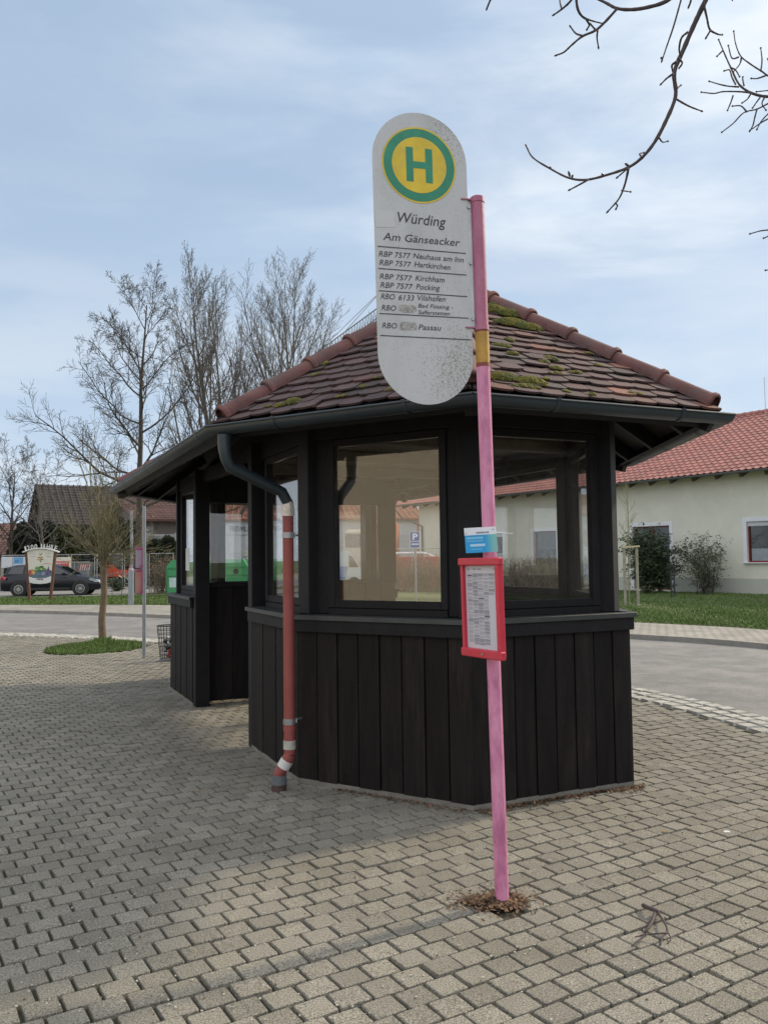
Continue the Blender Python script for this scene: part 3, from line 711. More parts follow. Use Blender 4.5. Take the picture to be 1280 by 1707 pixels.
a_=kn+(lo-kn)*.22; b_=kn+(lo-kn)*.62; MB().tube([a_,b_],.0455,20).build('pipe_band',mat('pipe_band_white',(.55,.54,.52),.6,.1,20),shel,smooth=True)
MB().tube([(FT.x,FT.y,.105),(FT.x,FT.y,.045)],[.052,.056],20).build('pipe_socket',mat('pipe_socket',(.10,.11,.12),.7,.2,20),shel,smooth=True)
MB().tube([(FT.x,FT.y,.05),(FT.x,FT.y,-.01)],[.050,.052],20).build('pipe_foot',mat('rusty_iron',(.06,.035,.03),.8,.4,20),shel,smooth=True)
for z in(1.775,.475):
    k=MB().tube([(DX,DY,z+.012),(DX,DY,z-.012)],.044,20).tube([(DX,DY,z+.02),(DX,DY,z+.012)],.0425,20).tube([(DX,DY,z-.012),(DX,DY,z-.02)],.0425,20)
    k.tube([(DX,DY,z),(DX+.12,DY+.08,z)],.007,8).box((DX+.045,DY+.02,z),(.03,.03,.03))
    k.build('pipe_clamp',steel,shel,smooth=True)
# leaf litter along the wall foot (brown dead leaves)
leafm=mat('dead_leaf',(.12,.065,.035),.85,.4,3,0,island=.5,island2=((.26,.17,.09),.72))
def litter(name,pts,label):
    mb=MB()
    for x,y,z in pts:
        a=rnd.uniform(0,2*PI); s=rnd.uniform(.006,.017); e=Vector((math.cos(a),math.sin(a),rnd.gauss(0,.35))).normalized(); q=Vector((-math.sin(a),math.cos(a),rnd.gauss(0,.35))).normalized(); c=Vector((x,y,z+rnd.uniform(.003,.014)))
        mb.add([c-e*s,c+q*s*.45-e*s*.2,c+e*s,c-q*s*.45+e*s*.1],[(0,1,2,3)])
    return tag(mb.build(name,leafm),label,'leaf litter',kind='stuff')
pts=[]
for i,(k0,k1,cnt) in ((0,(.25,1.0,300)),(1,(0,1.05,1200))):
    a,b=Vector((*PL[i],0)),Vector((*PL[i+1],0)); t=(b-a); nn=Vector((t.y,-t.x,0)).normalized()
    for _ in range(cnt):
        f_=rnd.uniform(k0,k1); d=abs(rnd.gauss(0,.05))*(.35+.9*math.exp(-((f_-(1 if i==0 else .0))/.25)**2)+.8*math.exp(-((f_-.93)/.07)**2)*(i==1)+.4*(math.sin(f_*23)>.5)); 
        p=SM@(a+t*f_+nn*(d+.005)); pts.append((p.x,p.y,0))
litter('wall_foot_litter',pts,'brown dead leaves gathered along the foot of the dark shelter wall')
pts=[]
for _ in range(1500):
    a=rnd.uniform(0,2*PI); r=abs(rnd.gauss(0,.085)); x,y=POLE.x-.035+r*1.25*math.cos(a),POLE.y-.0+r*.8*math.sin(a)
    pts.append((x,y,.010*math.exp(-(r/.1)**2)))
litter('pole_foot_litter',pts,'brown leaf debris heaped round the foot of the pink pole')
so_=MB(); seg=18; so_.add([(POLE.x-.03,POLE.y,.012)]+[(POLE.x-.03+.135*math.cos(2*PI*i/seg)*rnd.uniform(.85,1.2),POLE.y+.09*math.sin(2*PI*i/seg)*rnd.uniform(.85,1.2),.0015) for i in range(seg)],[(0,i+1,(i+1)%seg+1) for i in range(seg)])
tag(so_.build('soil_patch',mat('soil',(.05,.035,.022),.95,.4,30,.8,90)),'dark soil patch under the leaf debris at the pink pole foot','soil',kind='stuff')
# ------------------------------------------------------------------ bus stop sign
PT=px(795,328,POLE.y); pv=(PT-POLE); PLN=pv.length; pv.normalize()
pinkm=mat('faded_pink_paint',(.50,.16,.29),.5,.30,7,.12,60,col2=(.60,.27,.40),thr=(.42,.7),s2=7,stretch=(1.5,1.5,.6))
pinkd=mat('faded_pink_paint_weathered',(.34,.10,.165),.55,.25,5,.15,60,col2=(.42,.17,.25),thr=(.4,.7),s2=6,stretch=(1.5,1.5,.6))
stop=empty('bus_stop_sign',POLE,0,'leaning pink bus stop pole with a round-ended white panel bearing a green H on yellow','bus stop sign')
def loc(o): return Vector(o)-POLE
PB=lambda t:pv*t
zb0,zb1=PLN*0+2.54,2.71
def tpix(y):   # height along pole for an image row
    lo,hi=0,PLN
    for _ in range(40):
        m=(lo+hi)/2; P=POLE+pv*m; d=P-CO; vv=853.5-FX*d.dot(CU)/d.dot(FWD)
        if vv>y: lo=m
        else: hi=m
    return m
b0,b1=tpix(607),tpix(553); PR=.0325
p=MB().tube([PB(-.02),PB(.12),PB(1.2),PB(b0-.015)],[PR]*4,28); p.build('pole',pinkm,stop,smooth=True)
p=MB().tube([PB(b1+.015),PB(PLN-.004),PB(PLN)],[PR,PR,PR-.004],28); p.build('pole_top',pinkd,stop,smooth=True)
for q0_,q1_ in((b0-.015,b0+.004),(b1-.004,b1+.015)): MB().tube([PB(q0_),PB(q1_)],PR+.0004,28).build('band_edge',mat('band_brown',(.22,.045,.03),.6,.3,12),stop,smooth=True)
MB().tube([PB(b0+.004),PB(b1-.004)],PR+.0008,28).build('yellow_band',mat('band_ochre',(.36,.20,.035),.6,.35,14,.1,60),stop,smooth=True)
pe_=Vector((math.cos(R(16)),math.sin(R(16)),0)); pe_=(pe_-pv*pe_.dot(pv)).normalized(); pz=pe_.cross(pv).normalized()   # faces the viewer
if pz.y>0: pz=-pz
def st(u,v):
    d=ray(u,v); k=((POLE-CO).dot(pz))/d.dot(pz); P=CO+d*k-POLE; return P.dot(pe_),P.dot(pv)
panm=mat('weathered_white_panel',(.47,.47,.475),.5,.06,2.5,.08,30,col2=(.38,.385,.37),thr=(.5,.8),s2=4,stretch=(1,1,.5))
# lichen on the panel's lower right edge
def lichen(m,c,rad,col):
    t=m.node_tree; b=t.nodes['Principled BSDF']; src=b.inputs['Base Color'].links[0].from_socket; n=t.nodes.new; l=t.links.new
    tc_=t.nodes['Texture Coordinate']; vd=n('ShaderNodeVectorMath'); vd.operation='DISTANCE'; vd.inputs[1].default_value=c; l(tc_.outputs['Object'],vd.inputs[0])
    mr=n('ShaderNodeMapRange'); mr.inputs[1].default_value=rad; mr.inputs[2].default_value=rad*.3; mr.inputs[3].default_value=0; mr.inputs[4].default_value=.20; l(vd.outputs['Value'],mr.inputs[0])
    no=n('ShaderNodeTexNoise'); no.inputs['Scale'].default_value=110; no.inputs['Detail'].default_value=4; l(tc_.outputs['Object'],no.inputs[0])
    ad=n('ShaderNodeMath'); ad.operation='ADD'; l(no.outputs[0],ad.inputs[0]); l(mr.outputs[0],ad.inputs[1])
    rr=n('ShaderNodeValToRGB'); rr.color_ramp.elements[0].position=.62; rr.color_ramp.elements[1].position=.95; l(ad.outputs[0],rr.inputs[0])
    mm=n('ShaderNodeMixRGB'); mm.inputs[2].default_value=(*col,1); l(rr.outputs[0],mm.inputs[0]); l(src,mm.inputs[1]); l(mm.outputs[0],b.inputs['Base Color'])
sc=-.287; hw=.236; t0,t1=2.325,3.735
lichen(panm,tuple(pe_*(-.09)+pv*2.50),.30,(.16,.16,.11))
lichen(panm,tuple(pe_*(-.12)+pv*3.66),.22,(.22,.22,.20))
outl=[(sc+hw*math.cos(a),t1-hw+hw*math.sin(a)) for a in[PI*k/28 for k in range(29)]]+[(sc+hw*math.cos(a),t0+hw+hw*math.sin(a)) for a in[PI+PI*k/28 for k in range(29)]]
panel=MB().prism(outl,(0,0,0),pe_,pv,pz,.006).build('sign_panel',panm,stop)
FZ=pz*.0045
green=mat('sign_green',(.012,.20,.115),.5,.12,8,col2=(.03,.26,.16),thr=(.5,.75),s2=5); yel=mat('sign_yellow',(.62,.44,.02),.5,.12,9,col2=(.48,.36,.05),thr=(.5,.7),s2=6)
cs,ct=st(698.3,275.5); r0=.186
em=MB(); 
def disc(r,z,mi,n=56): em.sheet([(cs+r*math.cos(2*PI*k/n),ct+r*math.sin(2*PI*k/n)) for k in range(n)],FZ+pz*z,pe_,pv,mi)
disc(r0,0,0); disc(r0*.955,.0006,1); disc(r0*.735,.0012,0)
h_=r0*.735; H=[(-.52,-.66),(-.24,-.66),(-.24,-.13),(.24,-.13),(.24,-.66),(.52,-.66),(.52,.66),(.24,.66),(.24,.13),(-.24,.13),(-.24,.66),(-.52,.66)]
em.sheet([(cs+a*h_*.93,ct+b*h_*.93) for a,b in H],FZ+pz*.0018,pe_,pv,1)
em.build('emblem',[yel,green],panel)
ink=mat('sign_ink',(.035,.038,.05),.6,.1,9)
tx=MB(); OFF=.0045
for s_,l,r,cap,sh in(("Würding",(662.5,370),(743,378.5),.050,.22),("Am Gänseacker",(638,399.5),(766.5,410.5),.036,.22),
    ("RBP 7577",(631,427),(684.5,431),.026,.22),("Neuhaus am Inn",(688,430.5),(772.5,437.5),.026,.22),
    ("RBP 7577",(632,441.5),(685.5,445.5),.026,.22),("Hartkirchen",(690,444.5),(750,450),.026,.22),
    ("RBP 7577",(632.5,464.5),(687,468.5),.026,.22),("Kirchham",(692,467.5),(740.5,471),.026,.22),
    ("RBP 7577",(633.5,479),(688,482.5),.026,.22),("Pocking",(693,482),(733,484.5),.026,.22),
    ("RBO",(634.5,498),(658,499.5),.026,.22),("6133",(664,500),(690,501.3),.026,.22),("Vilshofen",(695.5,500.3),(742,503),.026,.22),
    ("RBO",(635.5,517),(660,518.3),.026,.22),("Bad Füssing -",(696.5,512.5),(754.5,515.5),.019,.22),("Safferstetten",(696.5,523.5),(749.5,526),.019,.22),
    ("RBO",(636.5,546.5),(661.5,547.7),.026,.22),("Passau",(697,549.5),(735,551.2),.026,.22)):
    a,b=st(*l),st(*r); cut=False
    dsc=0
    text_into(tx,s_,pz*OFF,pe_,pv,a[0],b[0],(a[1],b[1]),cap,sh,bold=.004)
for l,r in(((627,410.3),(776,422.5)),((629,447.3),(777,458.5)),((630.5,484.5),(778.5,494.5)),((632,522.5),(780.5,530.5)),((633.5,559.2),(784,566.6))):
    a,b=st(*l),st(*r); a=(max(a[0],sc-hw+.012),a[1]); b=(min(b[0],sc+hw-.008),b[1])
    tx.sheet([(a[0],a[1]-.0022),(b[0],b[1]-.0022),(b[0],b[1]+.0022),(a[0],a[1]+.0022)],pz*OFF,pe_,pv)
tx.build('lettering',ink,panel)
# abraded patches where route numbers were removed and a blank sticker
ab=MB()
for (u,v,w_,h2) in((679,514.5,.088,.036),(679.5,543.5,.088,.042)):
    a=st(u,v); pl_=[(a[0]+w_/2*math.copysign(abs(math.cos(t))**.45,math.cos(t))*rnd.uniform(.9,1.06),a[1]+h2/2*math.copysign(abs(math.sin(t))**.5,math.sin(t))*rnd.uniform(.85,1.05)) for t in[2*PI*k/26 for k in range(26)]]
    ab=MB(); ab.sheet(pl_,pz*OFF,pe_,pv); ab.build('scratched_patch',mat('scratched',(.36,.35,.33),.8,.35,60,.3,90,col2=(.20,.20,.19),thr=(.5,.6),s2=80),panel)
a,b=st(621,349),st(658,380)
MB().sheet([(sc-hw+.004,st(622,378)[1]),(b[0],st(658,379)[1]),(b[0],st(657,351)[1]),(sc-hw+.004,st(621,349)[1])],pz*.0042,pe_,pv).build('blank_sticker',mat('sticker_white',(.50,.50,.50),.35,.03,5),panel)
# bracket strip between panel and pole, with bolts
br_=MB(); s0_,s1_=sc+hw-.004,-.026
br_.prism([(s0_-.012,st(777,545)[1]),(s1_,st(788,549)[1]),(s1_,st(780,331)[1]),(s0_-.012,st(776,333)[1])],-pz*.006,pe_,pv,pz,.005)
br_.build('bracket_strip',mat('bracket_alu',(.50,.52,.53),.45,.12,10,metal=.3),stop)
bl=MB(); scr=MB()
for v in(345,438,531):
    a=st(783,v); c=pe_*(s0_+.008)+pv*a[1]
    bl.tube([c-pz*.006,c+pz*.008],.009,8); bl.tube([c-pz*.03,c-pz*.004],.005,6); bl.box(c+pe_*.02-pz*.02,(.03,.012,.02))
bl.build('bolt',steel,stop)
cl_=MB()
for v in(334,547):
    t=tpix(v); cl_.tube([PB(t-.012),PB(t+.012)],PR+.003,24); cl_.beam(PB(t)-pe_*.03,PB(t)-pe_*.085-pz*.004,.024,.005,up=pv)
cl_.build('pole_clamp',pinkd,stop,smooth=True)
# timetable case
ta=R(60); te=Vector((math.cos(ta),-math.sin(ta),0)); te=(te-pv*te.dot(pv)).normalized(); tz=te.cross(pv).normalized()
if tz.y>0: tz=-tz
tc0=px(803.3,1013,3.945)-POLE
CW,CH=.300,.462
def Tp(a,b,z): return tc0+te*a+pv*b+tz*z
M3=Matrix((( te.x,pv.x,tz.x),(te.y,pv.y,tz.y),(te.z,pv.z,tz.z)))
redm=mat('timetable_red',(.52,.030,.055),.42,.12,6,.05,40,col2=(.45,.05,.07),thr=(.5,.8))
cs_=MB().box(Tp(0,0,-.014),(CW-.01,CH-.02,.012),M3,0,.002)
case=cs_.build('timetable_case',redm,stop)
fr=MB()
fr.box(Tp(-CW/2+.009,0,.001),(.018,CH-.06,.024),M3,0,.003).box(Tp(CW/2-.010,0,.003),(.022,CH-.06,.034),M3,0,.003)
fr.box(Tp(.0,CH/2-.016,.004),(CW+.016,.036,.034),M3,0,.005).box(Tp(.0,-CH/2+.017,.004),(CW+.012,.040,.032),M3,0,.005)
fr.build('case_frame',redm,case)
MB().tube([Tp(.02,-CH/2+.017,.02),Tp(.02,-CH/2+.017,.024)],.006,10).build('case_lock',steel,case)
pap=MB().sheet([(-CW/2+.018,-CH/2+.036),(CW/2-.02,-CH/2+.036),(CW/2-.02,CH/2-.034),(-CW/2+.018,CH/2-.034)],tc0-tz*.006,te,pv)
pap.build('timetable_sheet',mat('timetable_paper',(.52,.51,.56),.35,.03,5,spec=.6),case)
# printed departure blocks (grey tone blocks, unreadable in the photograph)
pt_=MB(); rr=random.Random(3); W2,H2=CW-.04,CH-.07
def blk(x0,x1,y0,y1,mi): pt_.sheet([(-W2/2+x0*W2,H2/2-y1*H2),(-W2/2+x1*W2,H2/2-y1*H2),(-W2/2+x1*W2,H2/2-y0*H2),(-W2/2+x0*W2,H2/2-y0*H2)],tc0-tz*.0052+tz*(.0003*mi),te,pv,mi)
for x0,x1 in((.06,.13),(.22,.33),(.37,.48),(.83,.88)): blk(x0,x1,.035,.048,1)
blk(.06,.90,.093,.097,0); blk(.06,.2,.11,.125,2)
cols=[(.06,.20),(.22,.36),(.38,.52),(.54,.68),(.70,.86)]
for ci,(x0,x1) in enumerate(cols):
    y=.10+ (.03 if ci==0 else 0)
    while y<(.93 if ci<4 else .36):
        h=rr.uniform(.02,.05); k=rr.random()
        for q_ in range(int(h/.0065)):
            yy=y+q_*.0065
            xa=x0
            while xa<x1-.01:
                xb=min(x1,xa+rr.uniform(.012,.035)); blk(xa,xb,yy,yy+.0038,0 if k<.6 else 1); xa=xb+.006
        if k>.55: blk(x0-.005,x1+.005,y-.003,y+h-.001,0)
        y+=h+.008
blk(.38,.54,.385,.397,2); blk(.55,.70,.60,.612,2)
pt_.build('departure_print',[mat('print_light',(.34,.34,.38),.5,.05,9),mat('print_mid',(.24,.24,.28),.5,.05,9),mat('print_dark',(.07,.07,.09),.5,.05,9)],case)
for b in(.12,-.12): MB().beam(Tp(.015,b,-.02),Tp(.015,b,-.07),.05,.025,up=pv).build('case_bracket',steel,case)
# blue notice card tied to the pole
nc=px(801.5,900,3.93); na=R(14); ne=Vector((math.cos(na),-math.sin(na),.035)).normalized(); nu=(Z3-ne*ne.z+Vector((-.03,0,0))).normalized(); nz_=ne.cross(nu)
if nz_.y>0: nz_=-nz_
card=empty('notice_card',nc,0,'small blue and white notice card tied to the pink pole just above the red timetable','notice')
cw,chh=.150,.118
MB().prism([(-cw/2,-chh/2),(cw/2,-chh/2),(cw/2,chh/2),(-cw/2,chh/2)],(0,0,0),ne,nu,nz_,.002).build('card',mat('card_white',(.66,.68,.72),.4,.03,5),card)
nb=MB(); zf=nz_*.0014
K=12
nb.sheet([(-cw/2,-chh/2),(.02,-chh/2),(.02,chh/2-.035),(-cw/2,chh/2-.035)],zf,ne,nu,0)
for k in range(5):
    xa=.02+k*(cw/2-.02)/5; xb=.02+(k+1)*(cw/2-.02)/5; nb.sheet([(xa,-chh/2),(xb,-chh/2),(xb,chh/2-.035),(xa,chh/2-.035)],zf,ne,nu,1+min(3,k))
for (a,b,c2,d2) in((-.068,.012,.005,.018),(-.068,.012,-.006,.004-.003),):
    nb.sheet([(a,c2),(b,c2),(b,d2-.003),(a,d2-.003)],zf*1.25,ne,nu,5)
nb.sheet([(-.052,-.030),(.018,-.030),(.018,-.018),(-.052,-.018)],zf*1.25,ne,nu,6)
nb.sheet([(-.050,-.044),(.004,-.044),(.004,-.041),(-.050,-.041)],zf*1.25,ne,nu,5)
xx=-.02
while xx<.035:
    w_=rr.uniform(.002,.006); nb.sheet([(xx,.030),(xx+w_,.030),(xx+w_,.038),(xx,.038)],zf*1.25,ne,nu,7); xx+=w_+.0018
nb.sheet([(-.070,.030),(-.063,.030),(-.0665,.036)],zf*1.25,ne,nu,7); nb.sheet([(.055,.043),(.066,.043),(.066,.049),(.055,.049)],zf*1.25,ne,nu,8)
nb.build('printed_face',[mat('card_blue',(.01,.27,.58),.4,.06,9),mat('card_blue2',(.03,.31,.56),.4,.04,9),mat('card_cyan',(.06,.36,.52),.4,.04,9),mat('card_teal',(.12,.40,.46),.4,.04,9),mat('card_teal2',(.17,.43,.42),.4,.04,9),mat('card_line',(.16,.45,.66),.4,.04,9),mat('card_box',(.36,.56,.72),.4,.04,9),mat('card_ink',(.10,.12,.2),.4,.04,9),mat('card_grey',(.35,.38,.45),.4,.04,9)],card)
tie=MB(); q0=ne*.078+nu*.030; pts=[q0,q0+ne*.03+nu*-.003-nz_*-.004,q0+ne*.075-nu*.008]
tie.tube([ne*.02+nu*.03-nz_*.01,q0]+pts[1:],[.0025,.0026,.002,.0011],6)
ctr=Vector(POLE)+pv*(nc.z/pv.z)-nc
tie.tube([ctr+nu*.028+Vector((math.cos(a)*(PR+.002),math.sin(a)*(PR+.002),0)) for a in[2*PI*k/20 for k in range(21)]],.0022,5)
tie.build('cable_tie',mat('tie_white',(.75,.75,.74),.4,.05,5),card)

# ------------------------------------------------------------------ bare trees
def rv(r): return Vector((r.gauss(0,1),r.gauss(0,1),r.gauss(0,1)))
class TP: pass
def grow(mb,r,p,d,Ln,rad,lvl,P,budget):
    n=P.seg[lvl]; pts=[p.copy()]; rs=[rad]; d=d.normalized(); end=rad*P.taper[lvl]
    kids=[]
    for i in range(n):
        d=(d+rv(r)*P.wob[lvl]+Z3*P.up[lvl]).normalized(); p=p+d*(Ln/n); pts.append(p.copy()); rs.append(max(P.rmin,rad+(end-rad)*(i+1)/n)); kids.append((p.copy(),d.copy(),rs[-1],(i+1)/n))
    mb.tube(pts,rs,P.sides[lvl],0,cap=False)
    if lvl+1>=P.levels: return
    m=P.kids[lvl]; m=max(1,int(m*(.8+.4*r.random())))
    for k in range(m):
        f=P.start[lvl]+(1-P.start[lvl])*((k+r.random())/m); fi=min(n-1,int(f*n)); a,b=(pts[fi],pts[fi+1]); q=a+(b-a)*(f*n-fi); dd=(b-a).normalized()
        az=k*2.4+r.uniform(-.5,.5); s=dd.orthogonal().normalized(); s=Matrix.Rotation(az,3,dd)@s
        an=P.ang[lvl]*(.75+.5*r.random()); nd=dd*math.cos(an)+s*math.sin(an)
        sh=1-P.shape[lvl]*f if P.shape[lvl]>=0 else (1+P.shape[lvl]*(1-f))
        L2=Ln*P.lr[lvl]*sh*(.7+.5*r.random()); r2=min(rs[fi]*.8,rs[fi]*P.rr[lvl])
        grow(mb,r,q,nd,L2,max(P.rmin,r2),lvl+1,P,budget)
def tree(name,base,seed,h,rad,P,m,label,cat='tree',group=None,trunk_frac=None,lean=(0,0)):
    r=random.Random(seed); root=empty(name,base,0,label,cat,group)
    tb=MB(); cb=MB(); n=14; p=Vector((0,0,-.1)); d=Vector((lean[0],lean[1],1)).normalized(); pts=[p.copy()]; rs=[rad*1.15]
    for i in range(n):
        d=(d+rv(r)*P.twob+Z3*.05).normalized(); p=p+d*(h*P.tf/n); pts.append(p.copy()); rs.append(rad*(1-(1-P.ttap)*(i+1)/n))
    tb.tube(pts,rs,9); tb.build('trunk',m,root,smooth=True)
    for k in range(P.limbs):
        f=P.lstart+(1-P.lstart)*(k+r.random()*.9)/P.limbs; fi=min(n-1,int(f*n)); q=pts[fi]+(pts[fi+1]-pts[fi])*(f*n-fi)
        an=P.lang*(1.15-.55*f)*(.8+.4*r.random()); az=k*2.4+r.uniform(-.4,.4)
        nd=Vector((math.sin(an)*math.cos(az),math.sin(an)*math.sin(az),math.cos(an)))
        g=(f-P.lstart)/(1-P.lstart); Ln=h*P.ll*(1-P.lsh*g)*(.75+.5*r.random())
        grow(cb,r,q,nd,Ln,rs[fi]*P.lr0,0,P,None)
    cb.build('crown',m,root)
    return root
def TPm(**k):
    P=TP(); P.__dict__.update(dict(levels=4,seg=(8,5,4,3),taper=(.25,.3,.4,.6),wob=(.10,.13,.15,.18),up=(.06,.05,.04,.03),sides=(6,4,3,3),kids=(9,6,4),start=(.2,.15,.15),ang=(.75,.7,.7),shape=(.5,.4,.3),lr=(.45,.5,.55),rr=(.55,.6,.7),rmin=.007,twob=.035,tf=.95,ttap=.12,limbs=16,lstart=.2,lang=1.15,ll=.36,lsh=.65,lr0=.5)); P.__dict__.update(k); return P
bark=mat('bark_dark',(.050,.042,.034),.9,.3,4,.4,30)
bark2=mat('bark_grey',(.115,.104,.088),.9,.3,4,.4,30)
barky=mat('bark_young',(.13,.095,.060),.85,.3,8,.3,30)
b=G(229,991); b.z=0
tree('bare_tree',b,21,15.7,.21,TPm(limbs=23,lstart=.26,ll=.375,lsh=.62,lang=1.2,ang=(.7,.65,.7),wob=(.14,.16,.18,.2),kids=(11,8,4)),bark,'tall dark bare tree with wide low limbs left of the shelter roof',group='bare trees')
P_fan=TPm(limbs=17,lstart=.13,ll=.66,lsh=.72,lang=.72,ang=(.42,.48,.55),wob=(.04,.07,.1,.14),up=(.13,.10,.07,.05),kids=(13,8,4),lr=(.46,.45,.5),lr0=.55,rmin=.009,start=(.18,.15,.15),seg=(9,5,4,3))
for (u,s,hh,lab,D) in((378,33,20.3,'fan-shaped bare tree just right of the wide dark one, rising behind the shelter roof',60),(484,41,20.8,'fan-shaped bare tree nearest the sign panel, rising behind the shelter roof',61)):
    b=px(u,938,D); b.z=0; tree('bare_tree',b,s,hh,.30,P_fan,bark2,lab,group='bare trees')
b=px(345,938,52); b.z=0
tree('bare_tree',b,44,15.5,.17,TPm(limbs=13,lstart=.2,ll=.42,lang=.8,kids=(9,5,4)),bark,'thinner bare tree half hidden between the wide dark tree and the fan-shaped ones',group='bare trees')
b=px(18,941,50); b.z=0
tree('bare_tree',b,52,7.6,.15,TPm(limbs=16,lstart=.25,ll=.42,lsh=.35,lang=.85,kids=(9,6,4),up=(.08,.07,.05,.04)),bark,'lower bare tree at the far left edge above the white hoarding',group='bare trees')
b=px(78,941,47); b.z=0
tree('bare_tree',b,58,7.2,.10,TPm(limbs=13,lstart=.2,ll=.48,lsh=.35,lang=.9,kids=(8,5,4),up=(.1,.08,.05,.04)),bark2,'spindly bare tree behind the jubilee sign and in front of the dark roofed house',group='bare trees')
for i,(u,D,hh) in enumerate(((375,88,12.5),(420,92,11.5),(600,90,12),(668,86,11.5),(712,92,11.5))):
    b=px(u,936,D); b.z=0
    if i==0: far0=tree('bare_tree',b,71,hh,.2,TPm(levels=3,limbs=18,lstart=.15,ll=.4,lsh=.4,kids=(10,6),rmin=.02),bark2,'distant bare tree seen through the leftmost shelter window above the white fire station roof',group='distant bare trees')
    else: dup(far0,b,i*1.3,['','second distant bare tree behind the fire station roof, half hidden by the shelter posts','distant bare tree behind the orange truck, seen through the shelter glass','distant bare tree left of the parking sign, over the pale building roof','distant bare tree right of the parking sign, over the pale building roof'][i],scale=hh/12.5)
# trees standing across the road behind the camera, mirrored in the shelter glass
P_r=TPm(levels=4,limbs=18,lstart=.22,ll=.42,lsh=.45,lang=.95,kids=(9,5,3),rmin=.012)
r0_=tree('street_tree',(15.5,1.0,0),81,10.5,.2,P_r,bark,'bare street tree mirrored in the right hand shelter window',group='street trees behind the viewer')
dup(r0_,(14.6,-4.5,0),2.0,'second bare street tree mirrored in the right hand shelter window',scale=.95)
dup(r0_,(17.5,-9.5,0),4.0,'third bare street tree behind the viewer across the road',scale=1.1)
dup(r0_,(18.5,5.0,0),1.0,'bare street tree out of frame at the right across the road',scale=.8)
# young tree on the island
b=G(172,1078); r=random.Random(9)
yt=empty('young_tree',b,0,'young bare pollarded tree with a brushy crown standing on the oval grass island','tree')
mbt=MB(); pts=[Vector((0,0,-.02)),Vector((-.03,0,.5)),Vector((.015,0,1.0)),Vector((.0,0,1.55)),Vector((.03,0,1.78))]
mbt.tube(pts,[.078,.066,.060,.064,.085],12); mbt.build('trunk',barky,yt,smooth=True)
cb=MB(); Py=TPm(levels=3,seg=(7,4,3),sides=(5,3,3),kids=(8,3),ang=(.48,.55),start=(.2,.2),lr=(.42,.5),up=(.065,.08,.07),wob=(.10,.14,.16),rmin=.0027,rr=(.5,.6))
for k in range(60):
    az=r.uniform(0,2*PI); an=min(1.6,abs(r.gauss(.88,.50))+.05); nd=Vector((math.sin(an)*math.cos(az),math.sin(an)*math.sin(az)*.9,math.cos(an)))
    grow(cb,r,Vector((r.gauss(0,.03),r.gauss(0,.03),r.uniform(1.45,1.80))),nd,r.uniform(.85,1.35)*(1.0+.25*(an<.45)),r.uniform(.007,.013),0,Py,None)
for k in range(5):
    nd=Vector((r.gauss(0,.13),r.gauss(0,.13),1)); grow(cb,r,Vector((0,0,1.75)),nd,r.uniform(1.9,2.5),.020,0,Py,None)
cb.build('crown',mat('bark_twig',(.15,.135,.075),.85,.3,8),yt)
lb=MB()
for k in range(60):
    p=Vector((r.uniform(.5,.95),r.uniform(-.4,.4),r.uniform(1.9,2.75))); e=rv(r).normalized()*.022; q=rv(r).normalized()*.014; lb.add([p-e,p+q,p+e,p-q],[(0,1,2,3)])
lb.build('dry_leaves',mat('dry_leaf',(.24,.17,.08),.8,.3,4,island=.3),yt)

# ------------------------------------------------------------------ overhanging tree, its trunk right of the camera
ot=empty('overhanging_tree',(3.6,.4,0),0,'bare tree whose budding twigs hang into the top right of the sky','tree')
OTL=lambda p:Vector(p)-Vector((3.6,.4,0))
tb=MB(); tb.tube([(0,0,-.1),(.03,0,1.2),(-.02,.05,2.6),(.05,.1,4.2),(0,.1,6)],[.17,.14,.125,.10,.06],12); tb.build('trunk',bark,ot,smooth=True)
twm=mat('twig_bark',(.065,.048,.050),.8,.3,12,.4,60)
ob=MB(); r=random.Random(14)
def smooth(P_,n=5):
    P=[P_[0]*2-P_[1]]+P_+[P_[-1]*2-P_[-2]]; o=[]
    for i in range(1,len(P)-2):
        a,b,c,d=P[i-1:i+3]
        for k in range(n):
            t=k/n; o.append(.5*((2*b)+(c-a)*t+(2*a-5*b+4*c-d)*t*t+(3*b-a-3*c+d)*t**3))
    o.append(P[-2]); return o
def twig(pix,D,w0,w1,bud=True,start=None,n=7):
    """pix: image path; widths in photo pixels"""
    pts=[OTL(px(u,v,D+(k*.02))) for k,(u,v) in enumerate(pix)]
    if start is not None: pts=[start]+pts
    pts=smooth(pts,5); k=len(pts); s=D/FX
    rs=[(w0+(w1-w0)*i/(k-1))*s/2*(1+.12*r.uniform(-1,1)) for i in range(k)]
    ob.tube(pts,rs,n)
    if bud:
        e=pts[-1]; d=(pts[-1]-pts[-3]).normalized(); ob.tube([e-d*.002,e+d*.003,e+d*.007,e+d*.012],[rs[-1]*.8,3.4*s/2*1.1,3.0*s/2,.0004],7)
    return pts
def budat(u,v,D,dx,dy,L=9):
    a=OTL(px(u,v,D)); c=OTL(px(u+dx*L,v+dy*L,D)); s=D/FX; ob.tube([a,a+(c-a)*.35,a+(c-a)*.7,c],[1.2*s,2.2*s,2.0*s,.3*s],6)
D1=2.75
lead=OTL((2.45,2.2,3.9))
tr1=smooth([Vector((.0,.08,3.3)),OTL((3.0,1.2,3.75)),OTL((2.4,2.2,3.85)),OTL((1.75,2.7,3.72)),OTL(px(1195,-40,D1))],5); ob.tube(tr1,[.045-.035*i/(len(tr1)-1) for i in range(len(tr1))],8)
twig([(1195,-40),(1174,4),(1158,38),(1140,80),(1124,120),(1126,160),(1108,205),(1090,238),(1070,262),(1048,278),(1015,290),(978,299),(948,296),(916,280),(888,262),(877,243)],D1,9.6,2.6)
